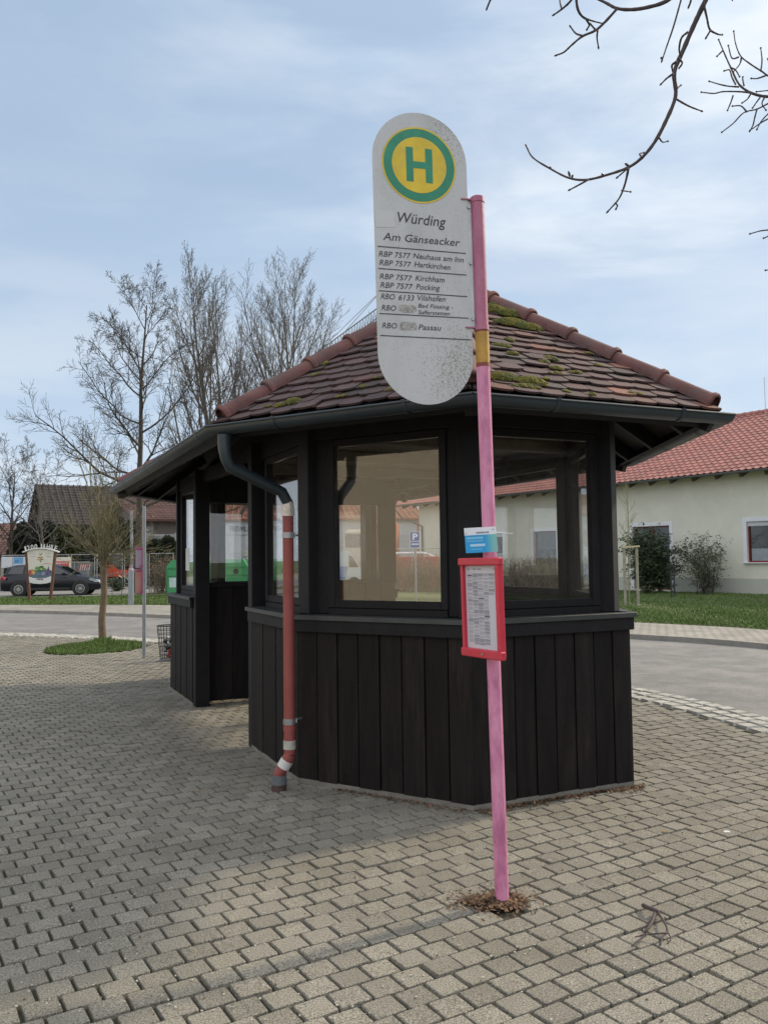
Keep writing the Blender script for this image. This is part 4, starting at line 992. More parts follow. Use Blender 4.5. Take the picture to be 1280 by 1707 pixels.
twig([(1048,278),(1042,305),(1032,330),(1014,351)],D1+.02,4.5,2.5); twig([(1036,317),(1043,318),(1050,319)],D1,3,2); twig([(1026,338),(1029,342),(1027,347)],D1,3,2.4)
twig([(980,299),(966,307),(951,315)],D1,3.5,2.4); twig([(1046,280),(1038,287),(1030,294)],D1,3.2,2.4)
twig([(1128,165),(1140,172),(1152,178),(1168,184)],D1,4,2.4); twig([(1122,122),(1111,130),(1103,138)],D1,4,2.2)
twig([(1098,228),(1104,236),(1112,235)],D1,3,2); twig([(1128,147),(1134,142)],D1,3,2.4)
twig([(1147,52),(1136,62),(1132,80),(1134,92)],D1-.02,4,3,False); twig([(1127,102),(1120,108),(1121,118)],D1-.03,4,3,False); twig([(1130,96),(1137,104),(1131,114)],D1-.04,3.5,3,False)
twig([(1070,262),(1066,256),(1072,254)],D1,3.5,2); budat(1048,276,D1,-.8,-.5); budat(1006,293,D1,-.6,-.8,6); budat(950,294,D1,-.3,-1,10); budat(953,296,D1,.3,-1,6); budat(918,281,D1,-.5,-.8,5)
# second branch along the top edge
tr2=smooth([Vector((.0,.08,3.5)),OTL((2.6,1.3,3.75)),OTL((1.9,2.1,3.8)),OTL(px(1150,-30,D1-.1))],5); ob.tube(tr2,[.04-.03*i/(len(tr2)-1) for i in range(len(tr2))],8)
twig([(1150,-30),(1112,0),(1080,11),(1052,15),(1028,13),(1010,4),(985,-8),(950,-20)],D1-.1,7.5,4)
twig([(1028,14),(1008,36),(992,50),(970,60),(952,75),(940,86),(928,91)],D1-.08,5,2.8); twig([(996,50),(995,62),(997,76)],D1-.08,3.5,2.4); twig([(972,59),(960,55),(951,44)],D1-.08,3.5,2.6)
twig([(960,-20),(962,10),(970,26),(984,33),(1003,38)],D1-.12,5.5,2.4); twig([(976,30),(982,40),(979,47)],D1-.1,3.5,2.8); twig([(983,38),(990,46)],D1-.1,3,2.8)
twig([(960,-12),(948,4),(934,16),(924,23)],D1-.1,4.5,3); twig([(936,14),(933,0),(936,-10)],D1-.1,3,2)
twig([(1140,-20),(1132,10),(1122,45),(1110,80),(1104,98)],D1-.15,3.5,2.2); budat(1104,95,D1-.15,-.6,.3,6)
twig([(822,-12),(816,2),(812,12)],D1-.1,4,3); twig([(1154,-14),(1151,2),(1148,10)],D1-.1,3.5,3.4); twig([(1222,-14),(1221,-4)],D1-.1,4,4)
twig([(1172,2),(1178,28),(1183,48),(1196,56),(1203,57)],D1,4.2,2.6); twig([(1184,50),(1178,60)],D1,3.5,2.8)
# farther twig spray at the right edge
D2=5.2
tr3=smooth([Vector((.0,.1,4.4)),OTL((3.9,2.2,5.0)),OTL((3.3,3.8,5.1)),OTL(px(1340,165,D2))],5); ob.tube(tr3,[.05-.036*i/(len(tr3)-1) for i in range(len(tr3))],8)
twig([(1340,165),(1300,160),(1275,160),(1252,154),(1232,140),(1218,112),(1208,90),(1198,66)],D2,6,2)
for q_ in([(1252,154),(1232,152),(1205,152),(1190,155),(1170,153)],[(1232,144),(1215,143),(1200,140),(1183,135)],[(1340,120),(1290,128),(1268,117),(1248,104),(1234,92),(1226,72),(1223,52)],[(1268,118),(1270,100),(1268,80)],[(1232,94),(1220,96),(1214,76)],
    [(1330,160),(1290,168),(1262,181),(1240,187),(1222,205),(1204,219)],[(1245,186),(1235,176),(1222,176)],[(1262,180),(1258,195),(1255,208),(1250,217)],[(1300,190),(1275,200),(1251,216)],[(1222,158),(1218,170),(1213,182)],[(1330,145),(1290,149),(1262,152)],[(1277,125),(1262,130),(1253,130)],[(1236,94),(1233,106),(1223,118)],[(1240,142),(1238,132),(1238,128)],[(1226,140),(1220,128),(1216,116),(1208,117)],
    [(1268,160),(1262,168),(1255,178)],[(1218,112),(1226,116),(1232,126)],[(1204,84),(1196,92)],[(1290,128),(1284,112),(1280,98)],[(1275,160),(1270,172),(1276,182)],[(1300,176),(1284,186),(1270,200),(1262,214)],[(1252,154),(1246,164),(1238,170)],[(1330,380),(1295,382),(1270,384),(1251,389)],[(1330,390),(1290,391),(1274,396)],[(1330,445),(1300,448),(1277,450)]):
    twig(q_,D2+.05*r.random(),3.0,1.9)
for q_ in((1170,153),(1204,141),(1213,100),(1209,118),(1250,104),(1268,82),(1223,55)): pass
ob.build('branches',twm,ot,smooth='all')
# ------------------------------------------------------------------ cream house at the right
HW=Vector((14.75,31.75,0)); hu=Vector((-.571,.821,0)).normalized(); hn=Vector((hu.y,-hu.x,0))   # hn points away from the camera
house=empty('cream_house',HW,0,'long cream rendered house with a pale red pantile roof and dark red windows','house')
hx=-hu; # outward frame: x along wall toward the camera side, y inward
def HP(s,d,z): return hu*s+hn*d+Z3*z
HRm=Matrix(((hu.x,hn.x,0),(hu.y,hn.y,0),(0,0,1)))
render_=mat('cream_render',(.63,.615,.525),.85,.07,.9,.2,120,col2=(.56,.545,.46),thr=(.5,.8),s2=.6)
basem=mat('render_plinth',(.43,.43,.38),.85,.06,2)
white=mat('white_paint',(.66,.67,.70),.6,.05,4)
winred=mat('window_red',(.17,.012,.018),.45,.12,6)
dgl=mat('dark_window_glass',(.02,.024,.026),.06,.3,.8,spec=.9)
S0,S1,HZ=-8.5,22.2,5.0
def wall_with_holes(s0,s1,z0,z1,holes,d0=0,th=.3):
    """rendered wall built from butted panels round rectangular openings"""
    mb=MB(); ss=sorted(set([s0,s1]+[h[0] for h in holes]+[h[1] for h in holes]))
    for a,b in zip(ss,ss[1:]):
        zs=[z0,z1]; hs=sorted([(h[2],h[3]) for h in holes if h[0]<=a and h[1]>=b])
        z=z0
        for lo,hi in hs+[(z1,z1)]:
            if lo>z: mb.box(HP((a+b)/2,d0+th/2,(z+lo)/2),(b-a,th,lo-z),HRm)
            z=hi
    return mb
def s_at(u):   # position along the wall seen at image column u
    lo,hi=-12,24
    for _ in range(50):
        m=(lo+hi)/2; P=HW+HP(m,0,1.5)-CO; uu=640+FX*P.dot(CR)/P.dot(FWD)
        if uu>u: lo=m
        else: hi=m
    return m
sw0=s_at(1246); wH=[(sw0-1.75,sw0,1.28,2.86),(s_at(1117),s_at(1117)+1.9,.12,2.86),(s_at(928),s_at(890),.95,2.86),(s_at(845)+.3,s_at(845)+1.5,1.28,2.86)]
wH[2]=(min(wH[2][:2]),max(wH[2][:2]),.12,2.86)
wall_with_holes(S0,S1-.0,0,HZ,wH).build('wall',render_,house)
wb=MB(); hs=sorted((h for h in wH if h[2]<.5),key=lambda h:h[0]); s=S0
for h in hs+[(S1,S1,0,0)]:
    if h[0]>s: wb.box(HP((s+h[0])/2,-.006,.34),(h[0]-s,.012,.62),HRm)
    s=h[1]
wb.build('plinth',basem,house)
for h in wH:
    f=MB(); m=(h[0]+h[1])/2; zc=(h[2]+h[3])/2; W=h[1]-h[0]; Hh=h[3]-h[2]; q=.06
    fr=MB()
    for sg in(-1,1): fr.box(HP(m+sg*(W/2-q/2),.13,zc),(q,.07,Hh),HRm)
    for z in(h[2]+q/2,h[3]-q/2): fr.box(HP(m,.13,z),(W-2*q,.068,q),HRm)
    if W>1.6: fr.box(HP(m,.13,zc),(q*1.3,.066,Hh-2*q),HRm)
    wo=fr.build('window',winred,house)
    MB().box(HP(m,.15,zc),(W-q,.02,Hh-q),HRm).build('pane',dgl,wo)
    sur=MB()
    for sg in(-1,1): sur.box(HP(m+sg*(W/2+.085),-.008,zc+.0),(.17,.018,Hh+.0),HRm)
    sur.box(HP(m,-.008,h[3]+.085),(W+.34,.018,.17),HRm)
    sur.build('surround',white,wo)
    if h[2]>.5:
        MB().box(HP(m,-.05,h[2]-.02),(W+.3,.16,.04),HRm).build('sill',white,wo)
        MB().box(HP(m,.075,h[3]-.09),(W-.02,.06,.18),HRm).build('blind_box',mat('blind_grey',(.45,.46,.48),.5,.1,5),wo)
        MB().box(HP(m,.135,h[2]+.28),(W-.2,.004,.5),HRm).build('frosted_strip',mat('frosted',(.25,.28,.30),.3,.1,5),wo)
# gable walls and back
gp=[(0,0),(12,0),(12,HZ-.0),(6,HZ+3.0),(0,HZ)]
for s in(S0+.1,S1-.1): MB().prism([(a+.3 if a==0 else a,b) for a,b in gp],HP(s,0,0),hn,Z3,hu,.2).build('gable_wall',render_,house)
# roof: pantiles as waves with stepped courses
RZ0,RZ1,RD0,RD1=4.80,8.10,-.75,6.0
def pantile(s0,s1,name):
    mb=MB(); slope=Vector((0,RD1-RD0,RZ1-RZ0)); Ls=slope.length; col=.30; row=.36; nc=int((s1-s0)/col); nr=int(Ls/row)+1; per=6
    vs=[];idx=[]
    xs=[s0+col*k/per for k in range(nc*per+1)]
    ts=[]
    for r_ in range(nr): ts+= [(r_*row,.036),(min(Ls,(r_+1)*row)-.001,.0)]
    nvec=Vector((0,-(RZ1-RZ0),(RD1-RD0))).normalized()
    for t,l_ in ts:
        for i,x in enumerate(xs):
            ph=(i%per)/per; w_=.032*(math.cos(2*PI*ph)*.7+.3*math.cos(4*PI*ph+.6))
            p=HP(x,RD0+slope.y/Ls*t+nvec.y*(w_+l_),RZ0+slope.z/Ls*t+nvec.z*(w_+l_)); vs.append(p)
    n=len(xs)
    fs=[(j*n+i,j*n+i+1,(j+1)*n+i+1,(j+1)*n+i) for j in range(len(ts)-1) for i in range(n-1)]
    mb.add(vs,fs); return mb
rt=mat('red_pantile',(.335,.135,.110),.7,.13,3,.3,50,col2=(.25,.115,.10),thr=(.45,.7),s2=1.3)
# tile to tile variation by cell
def tilevar(m,sx,sy,amt):
    t=m.node_tree; b=t.nodes['Principled BSDF']; src=b.inputs['Base Color'].links[0].from_socket; n=t.nodes.new; l=t.links.new
    v=n('ShaderNodeTexVoronoi'); v.inputs['Scale'].default_value=3.0; l(t.nodes['Texture Coordinate'].outputs['Object'],v.inputs[0])
    r=n('ShaderNodeMapRange'); r.inputs[3].default_value=1-amt; r.inputs[4].default_value=1+amt; l(v.outputs['Color'],r.inputs[0])
    h=n('ShaderNodeHueSaturation'); l(r.outputs[0],h.inputs['Value']); l(src,h.inputs['Color']); l(h.outputs[0],b.inputs['Base Color'])
tilevar(rt,1,1,.16)
rf=pantile(S0-.5,24.0,'roof').build('roof',rt,house,smooth=True)
bk=MB().add([HP(S0-.5,RD1,RZ1),HP(24,RD1,RZ1),HP(24,12.7,RZ0),HP(S0-.5,12.7,RZ0)],[(0,1,2,3)]); bk.build('rear_roof',rt,house)
rc=MB(); 
k=S0-.5
while k<24: rc.tube([HP(k,RD1,RZ1+.02),HP(k+.38,RD1,RZ1+.0)],[.13,.115],10); k+=.36
rc.build('ridge_tiles',rt,house,smooth=True)
sf=MB().add([HP(S0-.5,RD0,RZ0-.09),HP(24,RD0,RZ0-.09),HP(24,1.2,RZ0+.80),HP(S0-.5,1.2,RZ0+.80)],[(0,1,2,3)]); sf.build('soffit',mat('soffit',(.60,.57,.48),.8,.1,3),house)
hg=MB(); pts=[]
for j in range(9):
    a=PI+PI*j/8; pts.append((RD0-.07+.075*math.cos(a),RZ0-.02+.08*math.sin(a)))
for s in(S0-.5,24): hg.v+=[tuple(HP(s,a,b)) for a,b in pts]
hg.f+=[(j,j+1,10+j,9+j) for j in range(8)]; hg.m+=[0]*8
hg.build('gutter',mat('gutter_grey',(.13,.14,.14),.5,.1,4,metal=.3),house)
rb=mat('rafter_brown',(.09,.068,.052),.8,.2,4); s=S0
while s<23.5:
    MB().beam(HP(s,-.60,RZ0-.15),HP(s,.2,RZ0+.22),.12,.20).build('rafter',rb,house); s+=1.05
dp=MB(); dp.tube([HP(23.6,RD0-.07,RZ0-.12),HP(23.4,-.4,RZ0-.75),HP(S1+.02-.4,-.09,RZ0-1.3),HP(S1-.4,-.09,.1)],.05,8); dp.build('downpipe',mat('gutter_grey',(1,1,1)),house,smooth=True)
# railing beside the terrace door
rl=MB(); a=HW+HP(s_at(885),-1.1,0); 
rx=[px(u,935,38.5) for u in(881,930)]
rl.beam((rx[0].x,rx[0].y,1.15),(rx[1].x,rx[1].y,1.15),.04,.04)
for k in range(12):
    q=rx[0]+(rx[1]-rx[0])*(k/11); rl.beam((q.x,q.y,.06),(q.x,q.y,1.15),.018,.018,up=(1,0,0))
tag(rl.build('railing',mat('railing_dark',(.03,.035,.035),.5)),'dark metal railing by the terrace door of the cream house, through the right window','railing')
rl=MB(); a,b=px(1118,950,30.6),px(1123,950,31.4)
for q,z in((a,1.05),(b,1.05)): rl.beam((q.x,q.y,.06),(q.x,q.y,z),.05,.05,up=(1,0,0))
for z in(1.03,.75,.5,.25): rl.beam((a.x,a.y,z),(b.x,b.y,z),.03,.03)
tag(rl.build('railing',mat('railing_dark',(1,1,1))),'short dark metal railing end between the two shrubs by the cream house','railing')
# TV aerial rod on the roof
ar=px(1276,688,37); MB().tube([ar-HW-Z3*.3,ar-HW+Z3*1.6],.012,5).build('aerial',steel,house)
# ---- leafy shrubs
def leafcard(mb,c,d,L_,W,r):
    d=d.normalized(); s=d.cross(rv(r)).normalized(); n_=d.cross(s); mb.add([c,c+d*L_*.45+s*W+n_*W*.15,c+d*L_,c+d*L_*.5-s*W+n_*W*.15],[(0,1,2,3)])
def shrub(name,base,seed,h,wd,nst,leaves,L_,W,lm,label,dens=1,stem=.012,droop=.5,group=None,grp_stem=bark):
    r=random.Random(seed); root=empty(name,base,0,label,'shrub',group); st_=MB(); lf=MB(); tips=[]
    for k in range(nst):
        az=r.uniform(0,2*PI); an=abs(r.gauss(.1,.42)); d=Vector((math.sin(an)*math.cos(az)*wd/h*1.6,math.sin(an)*math.sin(az)*wd/h*1.6,math.cos(an))).normalized(); p=Vector((r.gauss(0,.09)*wd,r.gauss(0,.09)*wd,0)); pts=[p]; Ln=h*r.uniform(.7,1.05); n=7
        for i in range(n): d=(d+rv(r)*.11+Z3*.03-Z3*droop*.10*i/n).normalized(); p=p+d*Ln/n; pts.append(p); tips+= [p+rv(r)*.02] if i>0 else []
        st_.tube(pts,[stem*(1-.8*i/n) for i in range(n+1)],4,cap=False)
        for q in range(7):
            i=r.randrange(1,n); a=pts[i]; dd=(pts[i+1]-pts[i]).normalized()+rv(r)*.65; dd.normalize(); tw=[a]
            for _ in range(4): dd=(dd+rv(r)*.15-Z3*droop*.08).normalized(); a=a+dd*h*.065; tw.append(a); tips.append(a)
            st_.tube(tw,[stem*.4,stem*.35,stem*.3,stem*.22,stem*.15],3,cap=False)
    for _ in range(leaves):
        t=r.choice(tips); c=t+rv(r)*.05; az=r.uniform(0,2*PI); d=Vector((math.cos(az),math.sin(az),r.gauss(.1,.4)-droop*.5)); leafcard(lf,c,d,L_*r.uniform(.6,1.2),W*r.uniform(.6,1.2),r)
    st_.build('stems',grp_stem,root); lf.build('foliage',lm,root); return root
leafd=mat('leaf_dark_green',(.040,.062,.026),.55,.3,2,island=.4,spec=.5); leafg=mat('leaf_grey_green',(.085,.108,.060),.6,.25,2,island=.4,spec=.5)
b=G(1178,993); b.z=.05
shrub('grey_green_shrub',b,5,2.3,1.55,30,3600,.115,.018,leafg,'loose grey green leafy shrub against the cream wall between door and window',droop=1.0)
b=G(1078,992); b.z=.05
shrub('dark_shrub',b,6,2.75,.75,26,8500,.11,.030,leafd,'dense dark green shrub standing in front of the brown glass door of the cream house',droop=.7)
b=G(1100,991.5); b.z=.05
shrub('dark_shrub',b,8,2.2,.55,18,5500,.11,.030,leafd,'lower dark green shrub leaning right beside the dense one, by the short railing',droop=.7)
b=px(870,975,36); b.z=.05
# bare twiggy hedge below the house
def twighedge(name,a,b,h,seed,m,label,cnt=260,cat='hedge',leaf=None,nleaf=0,dp_=.35):
    r=random.Random(seed); root=empty(name,a,0,label,cat); mb=MB(); lf=MB(); v=Vector(b)-Vector(a); v.z=0
    for k in range(cnt):
        p=v*r.random()+Vector((r.gauss(0,dp_*.4),r.gauss(0,dp_*.4),0)); d=Vector((r.gauss(0,.25),r.gauss(0,.25),1)).normalized(); pts=[p]; hh=h*r.uniform(.5,1.05)
        for i in range(5): d=(d+rv(r)*.16).normalized(); p=p+d*hh/5; pts.append(p)
        mb.tube(pts,[.013,.011,.009,.007,.005,.003],3,cap=False)
        for q in range(5):
            i=r.randrange(1,5); dd=(Z3*.5+rv(r)*.7).normalized(); e=pts[i]+dd*h*.16; mb.tube([pts[i],e,e+(dd+rv(r)*.4).normalized()*h*.1],[.006,.005,.003],3,cap=False)
            if nleaf and r.random()<nleaf: leafcard(lf,e,rv(r),.07,.025,r); leafcard(lf,e+rv(r)*.06,rv(r),.07,.025,r)
    mb.build('twigs',m,root)
    if nleaf: lf.build('foliage',leaf,root)
    return root
beech=mat('beech_leaf',(.20,.105,.045),.8,.3,3,island=.4)
hedm=mat('hedge_twig',(.16,.13,.095),.85,.3,4)
twighedge('bare_hedge',px(838,985,30.5)*1,px(965,985,27.5),1.35,4,hedm,'twiggy bare hedge below the cream house wall, seen through the right shelter window',420)
twighedge('bare_hedge',px(650,985,34),px(775,985,31),1.6,7,hedm,'twiggy bare hedge behind the parking sign, seen through the left front shelter window',300,leaf=beech,nleaf=.15)
# staked sapling
b=G(1050,1014); b.z=.05
sp_=empty('staked_sapling',b,0,'young sapling held between two wooden stakes with a pale crossbar beside the shelter','tree')
k=MB(); k.tube([(-.02,0,0),(0,.02,1.2),(.03,.0,2.4),(.02,0,3.6)],[.022,.018,.013,.005],7); k.build('trunk',mat('sapling_bark',(.20,.19,.10),.8,.2,8),sp_,smooth=True)
cb=MB(); r=random.Random(8); Ps=TPm(levels=2,seg=(5,3),sides=(4,3),kids=(6,),ang=(.6,),start=(.2,),rmin=.0035,up=(.12,.1))
for q in range(22): grow(cb,r,Vector((.01,0,r.uniform(1.2,3.4))),Vector((r.gauss(0,.6),r.gauss(0,.6),.9)),r.uniform(.35,.7),.007,0,Ps,None)
cb.build('crown',mat('sapling_bark',(1,1,1)),sp_)
stk=mat('stake_wood',(.27,.25,.20),.8,.25,5,.3,60)
for x,y in((-.14,-.02),(.26,.04)): MB().tube([(x,y,-.02),(x,y,1.78)],.042,10).build('stake',stk,sp_,smooth=True)
MB().beam((-.22,-.04,1.80),(.34,.02,1.83),.09,.05,bev=.004).build('crossbar',mat('new_wood',(.50,.44,.27),.7,.15,6),sp_)
MB().tube([(-.14,-.06,1.55),(.02,-.03,1.5),(.26,0,1.55)],.008,5).build('tie',mat('tie_rope',(.2,.17,.1),.9),sp_)
# ------------------------------------------------------------------ street furniture at the left
def boxat(mb,c,d,mi=0,bev=0): return mb.box(c,d,None,mi,bev)
b=G(240,1098)
gp_=empty('grey_stop_pole',b,0,'grey steel pole with two faded pink timetable holders next to the oval grass island','pole')
galv=mat('grey_pole_paint',(.24,.26,.28),.45,.12,5,.05,40,metal=.35)
k=MB(); k.tube([(0,0,-.02),(.0,0,1.2),(-.005,0,2.53)],[.030]*3,14); k.build('pole',galv,gp_,smooth=True)
k=MB(); k.tube([(-.005,.012,2.50),(.0,.03,2.60),(.06,.05,2.64)],.018,8); k.build('bracket',bark,gp_,smooth=True)
for (z0,z1,m_,x) in((1.50,1.83,mat('case_lavender',(.34,.27,.35),.5,.2,8),-.085),(1.07,1.47,mat('case_salmon',(.42,.19,.17),.5,.2,8,col2=(.42,.25,.24),thr=(.5,.7)),-.09)):
    k=MB(); k.box((x,-.01,(z0+z1)/2),(.10,.03,z1-z0),Matrix.Rotation(.5,3,'Z'),0,.004)
    o=k.build('timetable_holder',m_,gp_)
    k=MB(); k.box((x,-.012,z1-.01),(.13,.05,.035),Matrix.Rotation(.5,3,'Z'),0,.004); k.box((-.045,0,z0+.02),(.05,.05,.04),Matrix.Rotation(.5,3,'Z')); k.box((-.035,-.005,(z0+z1)/2),(.012,.05,z1-z0),Matrix.Rotation(.5,3,'Z')); k.build('holder_frame',mat('case_magenta',(.34,.08,.18),.5,.2,8),o)
b=G(218.5,1008,.06)
lp=empty('slim_lamp_post',b,0,'slim grey post with a wider lower sleeve on the verge before the wide dark tree','post')
k=MB(); k.tube([(0,0,0),(0,0,1.25)],.105,12); k.tube([(0,0,1.25),(.02,0,1.32)],[.105,.062],12); k.build('sleeve',galv,lp,smooth=True)
MB().tube([(0.02,0,1.3),(0,0,3.4)],.055,12).build('pole',galv,lp,smooth=True)
# wire litter bin fixed at the far shelter corner
bc=G(274,1102); bin_=empty('litter_bin',(bc.x,bc.y,0),0,'wire mesh litter bin hanging at the far corner of the shelter','litter bin')
D_=bc.y; zb,zt=px(272,1100,D_).z+.02,px(274,1043,D_).z; wm=mat('wire_dark',(.03,.028,.028),.5,.2,9,metal=.4); wr=MB()
for k in range(22):
    a=2*PI*k/22; wr.tube([(.125*math.cos(a)+.06,.125*math.sin(a),zb),(.175*math.cos(a)+.06,.175*math.sin(a),zt)],.0035,4)
for k in range(9):
    f_=k/8; rr_=.125+.05*f_; z=zb+(zt-zb)*f_; wr.tube([(rr_*math.cos(2*PI*q/18)+.06,rr_*math.sin(2*PI*q/18),z) for q in range(19)],.004 if k<8 else .009,4)
wr.build('basket',wm,bin_)
MB().lathe([(.13,zb-.05),(.132,zb+.0),(.12,zb+.01)],(.06,0,0),18).build('base',mat('bin_base',(.14,.14,.15),.5),bin_)
rb_=MB(); r=random.Random(2)
for k in range(16):
    c=Vector((r.uniform(-.02,.12),r.uniform(-.07,.07),zb+r.uniform(.05,.35))); rb_.box(c,(r.uniform(.04,.09),.05,.05),Matrix.Rotation(r.uniform(0,3),3,rv(r).normalized()),r.choice((0,1,2,2)))
rb_.build('rubbish',[mat('rub_red',(.35,.03,.03),.5),mat('rub_white',(.4,.4,.4),.5),mat('rub_dark',(.03,.03,.035),.5)],bin_)
MB().beam((.2,0,zt-.1),(.36,.1,zt-.1),.03,.03).build('bracket',wm,bin_)
# ---- jubilee sign
b0_,b1_=G(49.5,1001,.06),G(83.5,1000.5,.06); js=empty('jubilee_sign',(b0_+b1_)/2,0,'small village jubilee board on two brown posts with white 1200 JAHRE letters on top','sign')
ex=(b1_-b0_); hwj=ex.length/2; ex.normalize(); ey_=Z3; ez_=ex.cross(Z3)   # toward viewer
if ez_.y>0: ez_=-ez_
DJ=js.location.y; k_=DJ/FX
U=lambda u:(u-66.3)*k_; V=lambda v:(1001-v)*k_
pw=mat('jubilee_post',(.10,.042,.028),.7,.25,6)
for sg,ub,ut in((-1,49.5,43.5),(1,83.5,91)):
    MB().beam(ex*U(ub),ex*U(ut)+Z3*V(920.5),.10,.10,up=(0,1,0)).build('post',pw,js)
W_=mat('jubilee_white',(.60,.60,.58),.5,.05,9)
arc=[(44.5,921.5),(50,918.5),(58,916.6),(67,916),(76,916.8),(84,918.6),(90,921)]
poly=[(U(u),V(v)) for u,v in arc]+[(U(u),V(v)) for u,v in((89,935),(86.5,950),(85.3,962),(84.6,971),(78,973),(67,974),(56,973),(48.8,971),(48.2,962),(46.5,950),(45,935))]
bd=MB().prism(poly,ez_*.03,ex,Z3,ez_,.03).build('board',mat('jubilee_cream',(.56,.54,.46),.6,.05,5),js)
rim=MB()
P_=[(38,921.3),(44,919.3),(50,917.4),(58,915.6),(67,915),(76,915.7),(84,917.4),(91,919.6),(97,921.6)]
for a,b in zip(P_,P_[1:]): rim.beam(ex*U(a[0])+Z3*V(a[1]-.4),ex*U(b[0])+Z3*V(b[1]-.4),.22,.045,up=Z3)
rim.build('canopy_strip',W_,js)
lt=MB()
st_="1200 JAHRE"; n=len(st_); wds=[.6,1,1,1,.45,.8,1.05,1.1,1.05,.95]; tot=sum(wds); x=0
for ch,wd_ in zip(st_,wds):
    a=(x+wd_/2)/tot; x+=wd_
    if ch==' ': continue
    u=42+(94-42)*a; vv=915.2+((u-68)/27)**2*4.6; rot=-((u-68)/27)*.30
    e=ex*math.cos(rot)+Z3*math.sin(rot); q=Z3*math.cos(rot)-ex*math.sin(rot)
    hw_=wd_/tot*54*k_*.39
    text_into(lt,ch,ex*U(u)+Z3*V(vv)+ez_*.05,e,q,-hw_,hw_,0,8.0*k_,bold=.012)
lt.build('lettering',W_,js)
pc=MB()   # painted motif: crest, vegetables, arch and footer band
def blob(u,v,a,b,mi,off=.0,ln=12): pc.sheet([(U(u+a*math.cos(2*PI*k/ln)),V(v+b*math.sin(2*PI*k/ln))) for k in range(ln)],ez_*(.047+off),ex,Z3,mi)
pc.sheet([(U(u),V(v)) for u,v in((48.2,962),(48,956),(50,952),(57,950.5),(66,951.5),(75,950),(82,951),(85.6,954),(85.1,962),(76,964),(66,964.6),(56,964))],ez_*.0465,ex,Z3,0)
for a in((51.5,953,3.3,3,1),(56,955,3.2,3,3),(52,957,3,2.5,1),(54,951,2,2,2),(63,948,5,2.6,4),(69,946,4,2.2,5),(73,949.5,3.5,2.2,4),(66,952,4,2,5),(80,953,3,5,6),(80.5,947.5,.8,3,6),(84,953.5,1.3,2,7),(64,957.5,4,2.4,8),(72,957,3.5,2.6,9),(78,958,3,2,6)): blob(*a,off=.001+.0002*a[4])
for a in((67,931,1.7,2.2,2),(64,930,1.3,1,10),(70,930,1.3,1,10),(67,926,1,2,2),(66,934,1.6,1.6,3),(69,933.5,1.2,1.4,10),(63,933.5,1,.8,10),(71.5,933,1,.8,10),(67.5,936.5,1.2,1.2,10),(65.6,924.2,.6,1.6,2),(69,924,.6,1.6,10)): blob(*a,off=.001+.0002*a[4])
for (a,b_,c,d) in((50,929,59,927.5),(75,927.5,84,929)): pc.sheet([(U(a),V(b_)),(U(c),V(d+.6)),(U(c),V(d-.2)),(U(a),V(b_-.3))],ez_*.047,ex,Z3,8)
x=50
while x<84:
    if not 60<x<74: pc.sheet([(U(x),V(924.5)),(U(x+1),V(924.5)),(U(x+1),V(921.8)),(U(x),V(921.8))],ez_*.047,ex,Z3,11)
    x+=1.7
for k in range(8):
    a=70+k*1.8; pc.sheet([(U(a),V(940.6+.08*(k-4)**2)),(U(a+1.8),V(940.6+.08*(k-3)**2)),(U(a+1.8),V(939.9+.08*(k-3)**2)),(U(a),V(939.9+.08*(k-4)**2))],ez_*.047,ex,Z3,1)
pc.sheet([(U(u),V(v)) for u,v in((48.6,961.5),(56,964),(66,964.8),(76,964.2),(85.2,961),(84.6,971),(78,973),(67,974),(56,973),(48.8,971))],ez_*.048,ex,Z3,12)
for a,mi in((62,8),(64.5,8),(66.5,1),(69,6),(71,1)): pc.sheet([(U(a-1),V(967.5)),(U(a+1),V(967.5)),(U(a+1),V(965)),(U(a-1),V(965))],ez_*.049,ex,Z3,mi)
pc.build('painted_motif',[mat('pm_bg',(.09,.13,.16),.6),mat('pm_red',(.40,.07,.04),.6),mat('pm_gold',(.42,.26,.06),.6),mat('pm_yellow',(.50,.33,.08),.6),mat('pm_green',(.10,.22,.04),.6),mat('pm_green2',(.05,.13,.04),.6),mat('pm_purple',(.10,.07,.17),.6),mat('pm_dark',(.06,.03,.08),.6),mat('pm_blue',(.12,.16,.26),.6),mat('pm_lilac',(.23,.24,.36),.6),mat('pm_brown',(.10,.05,.03),.6),mat('pm_grey',(.42,.42,.40),.6),W_],bd)
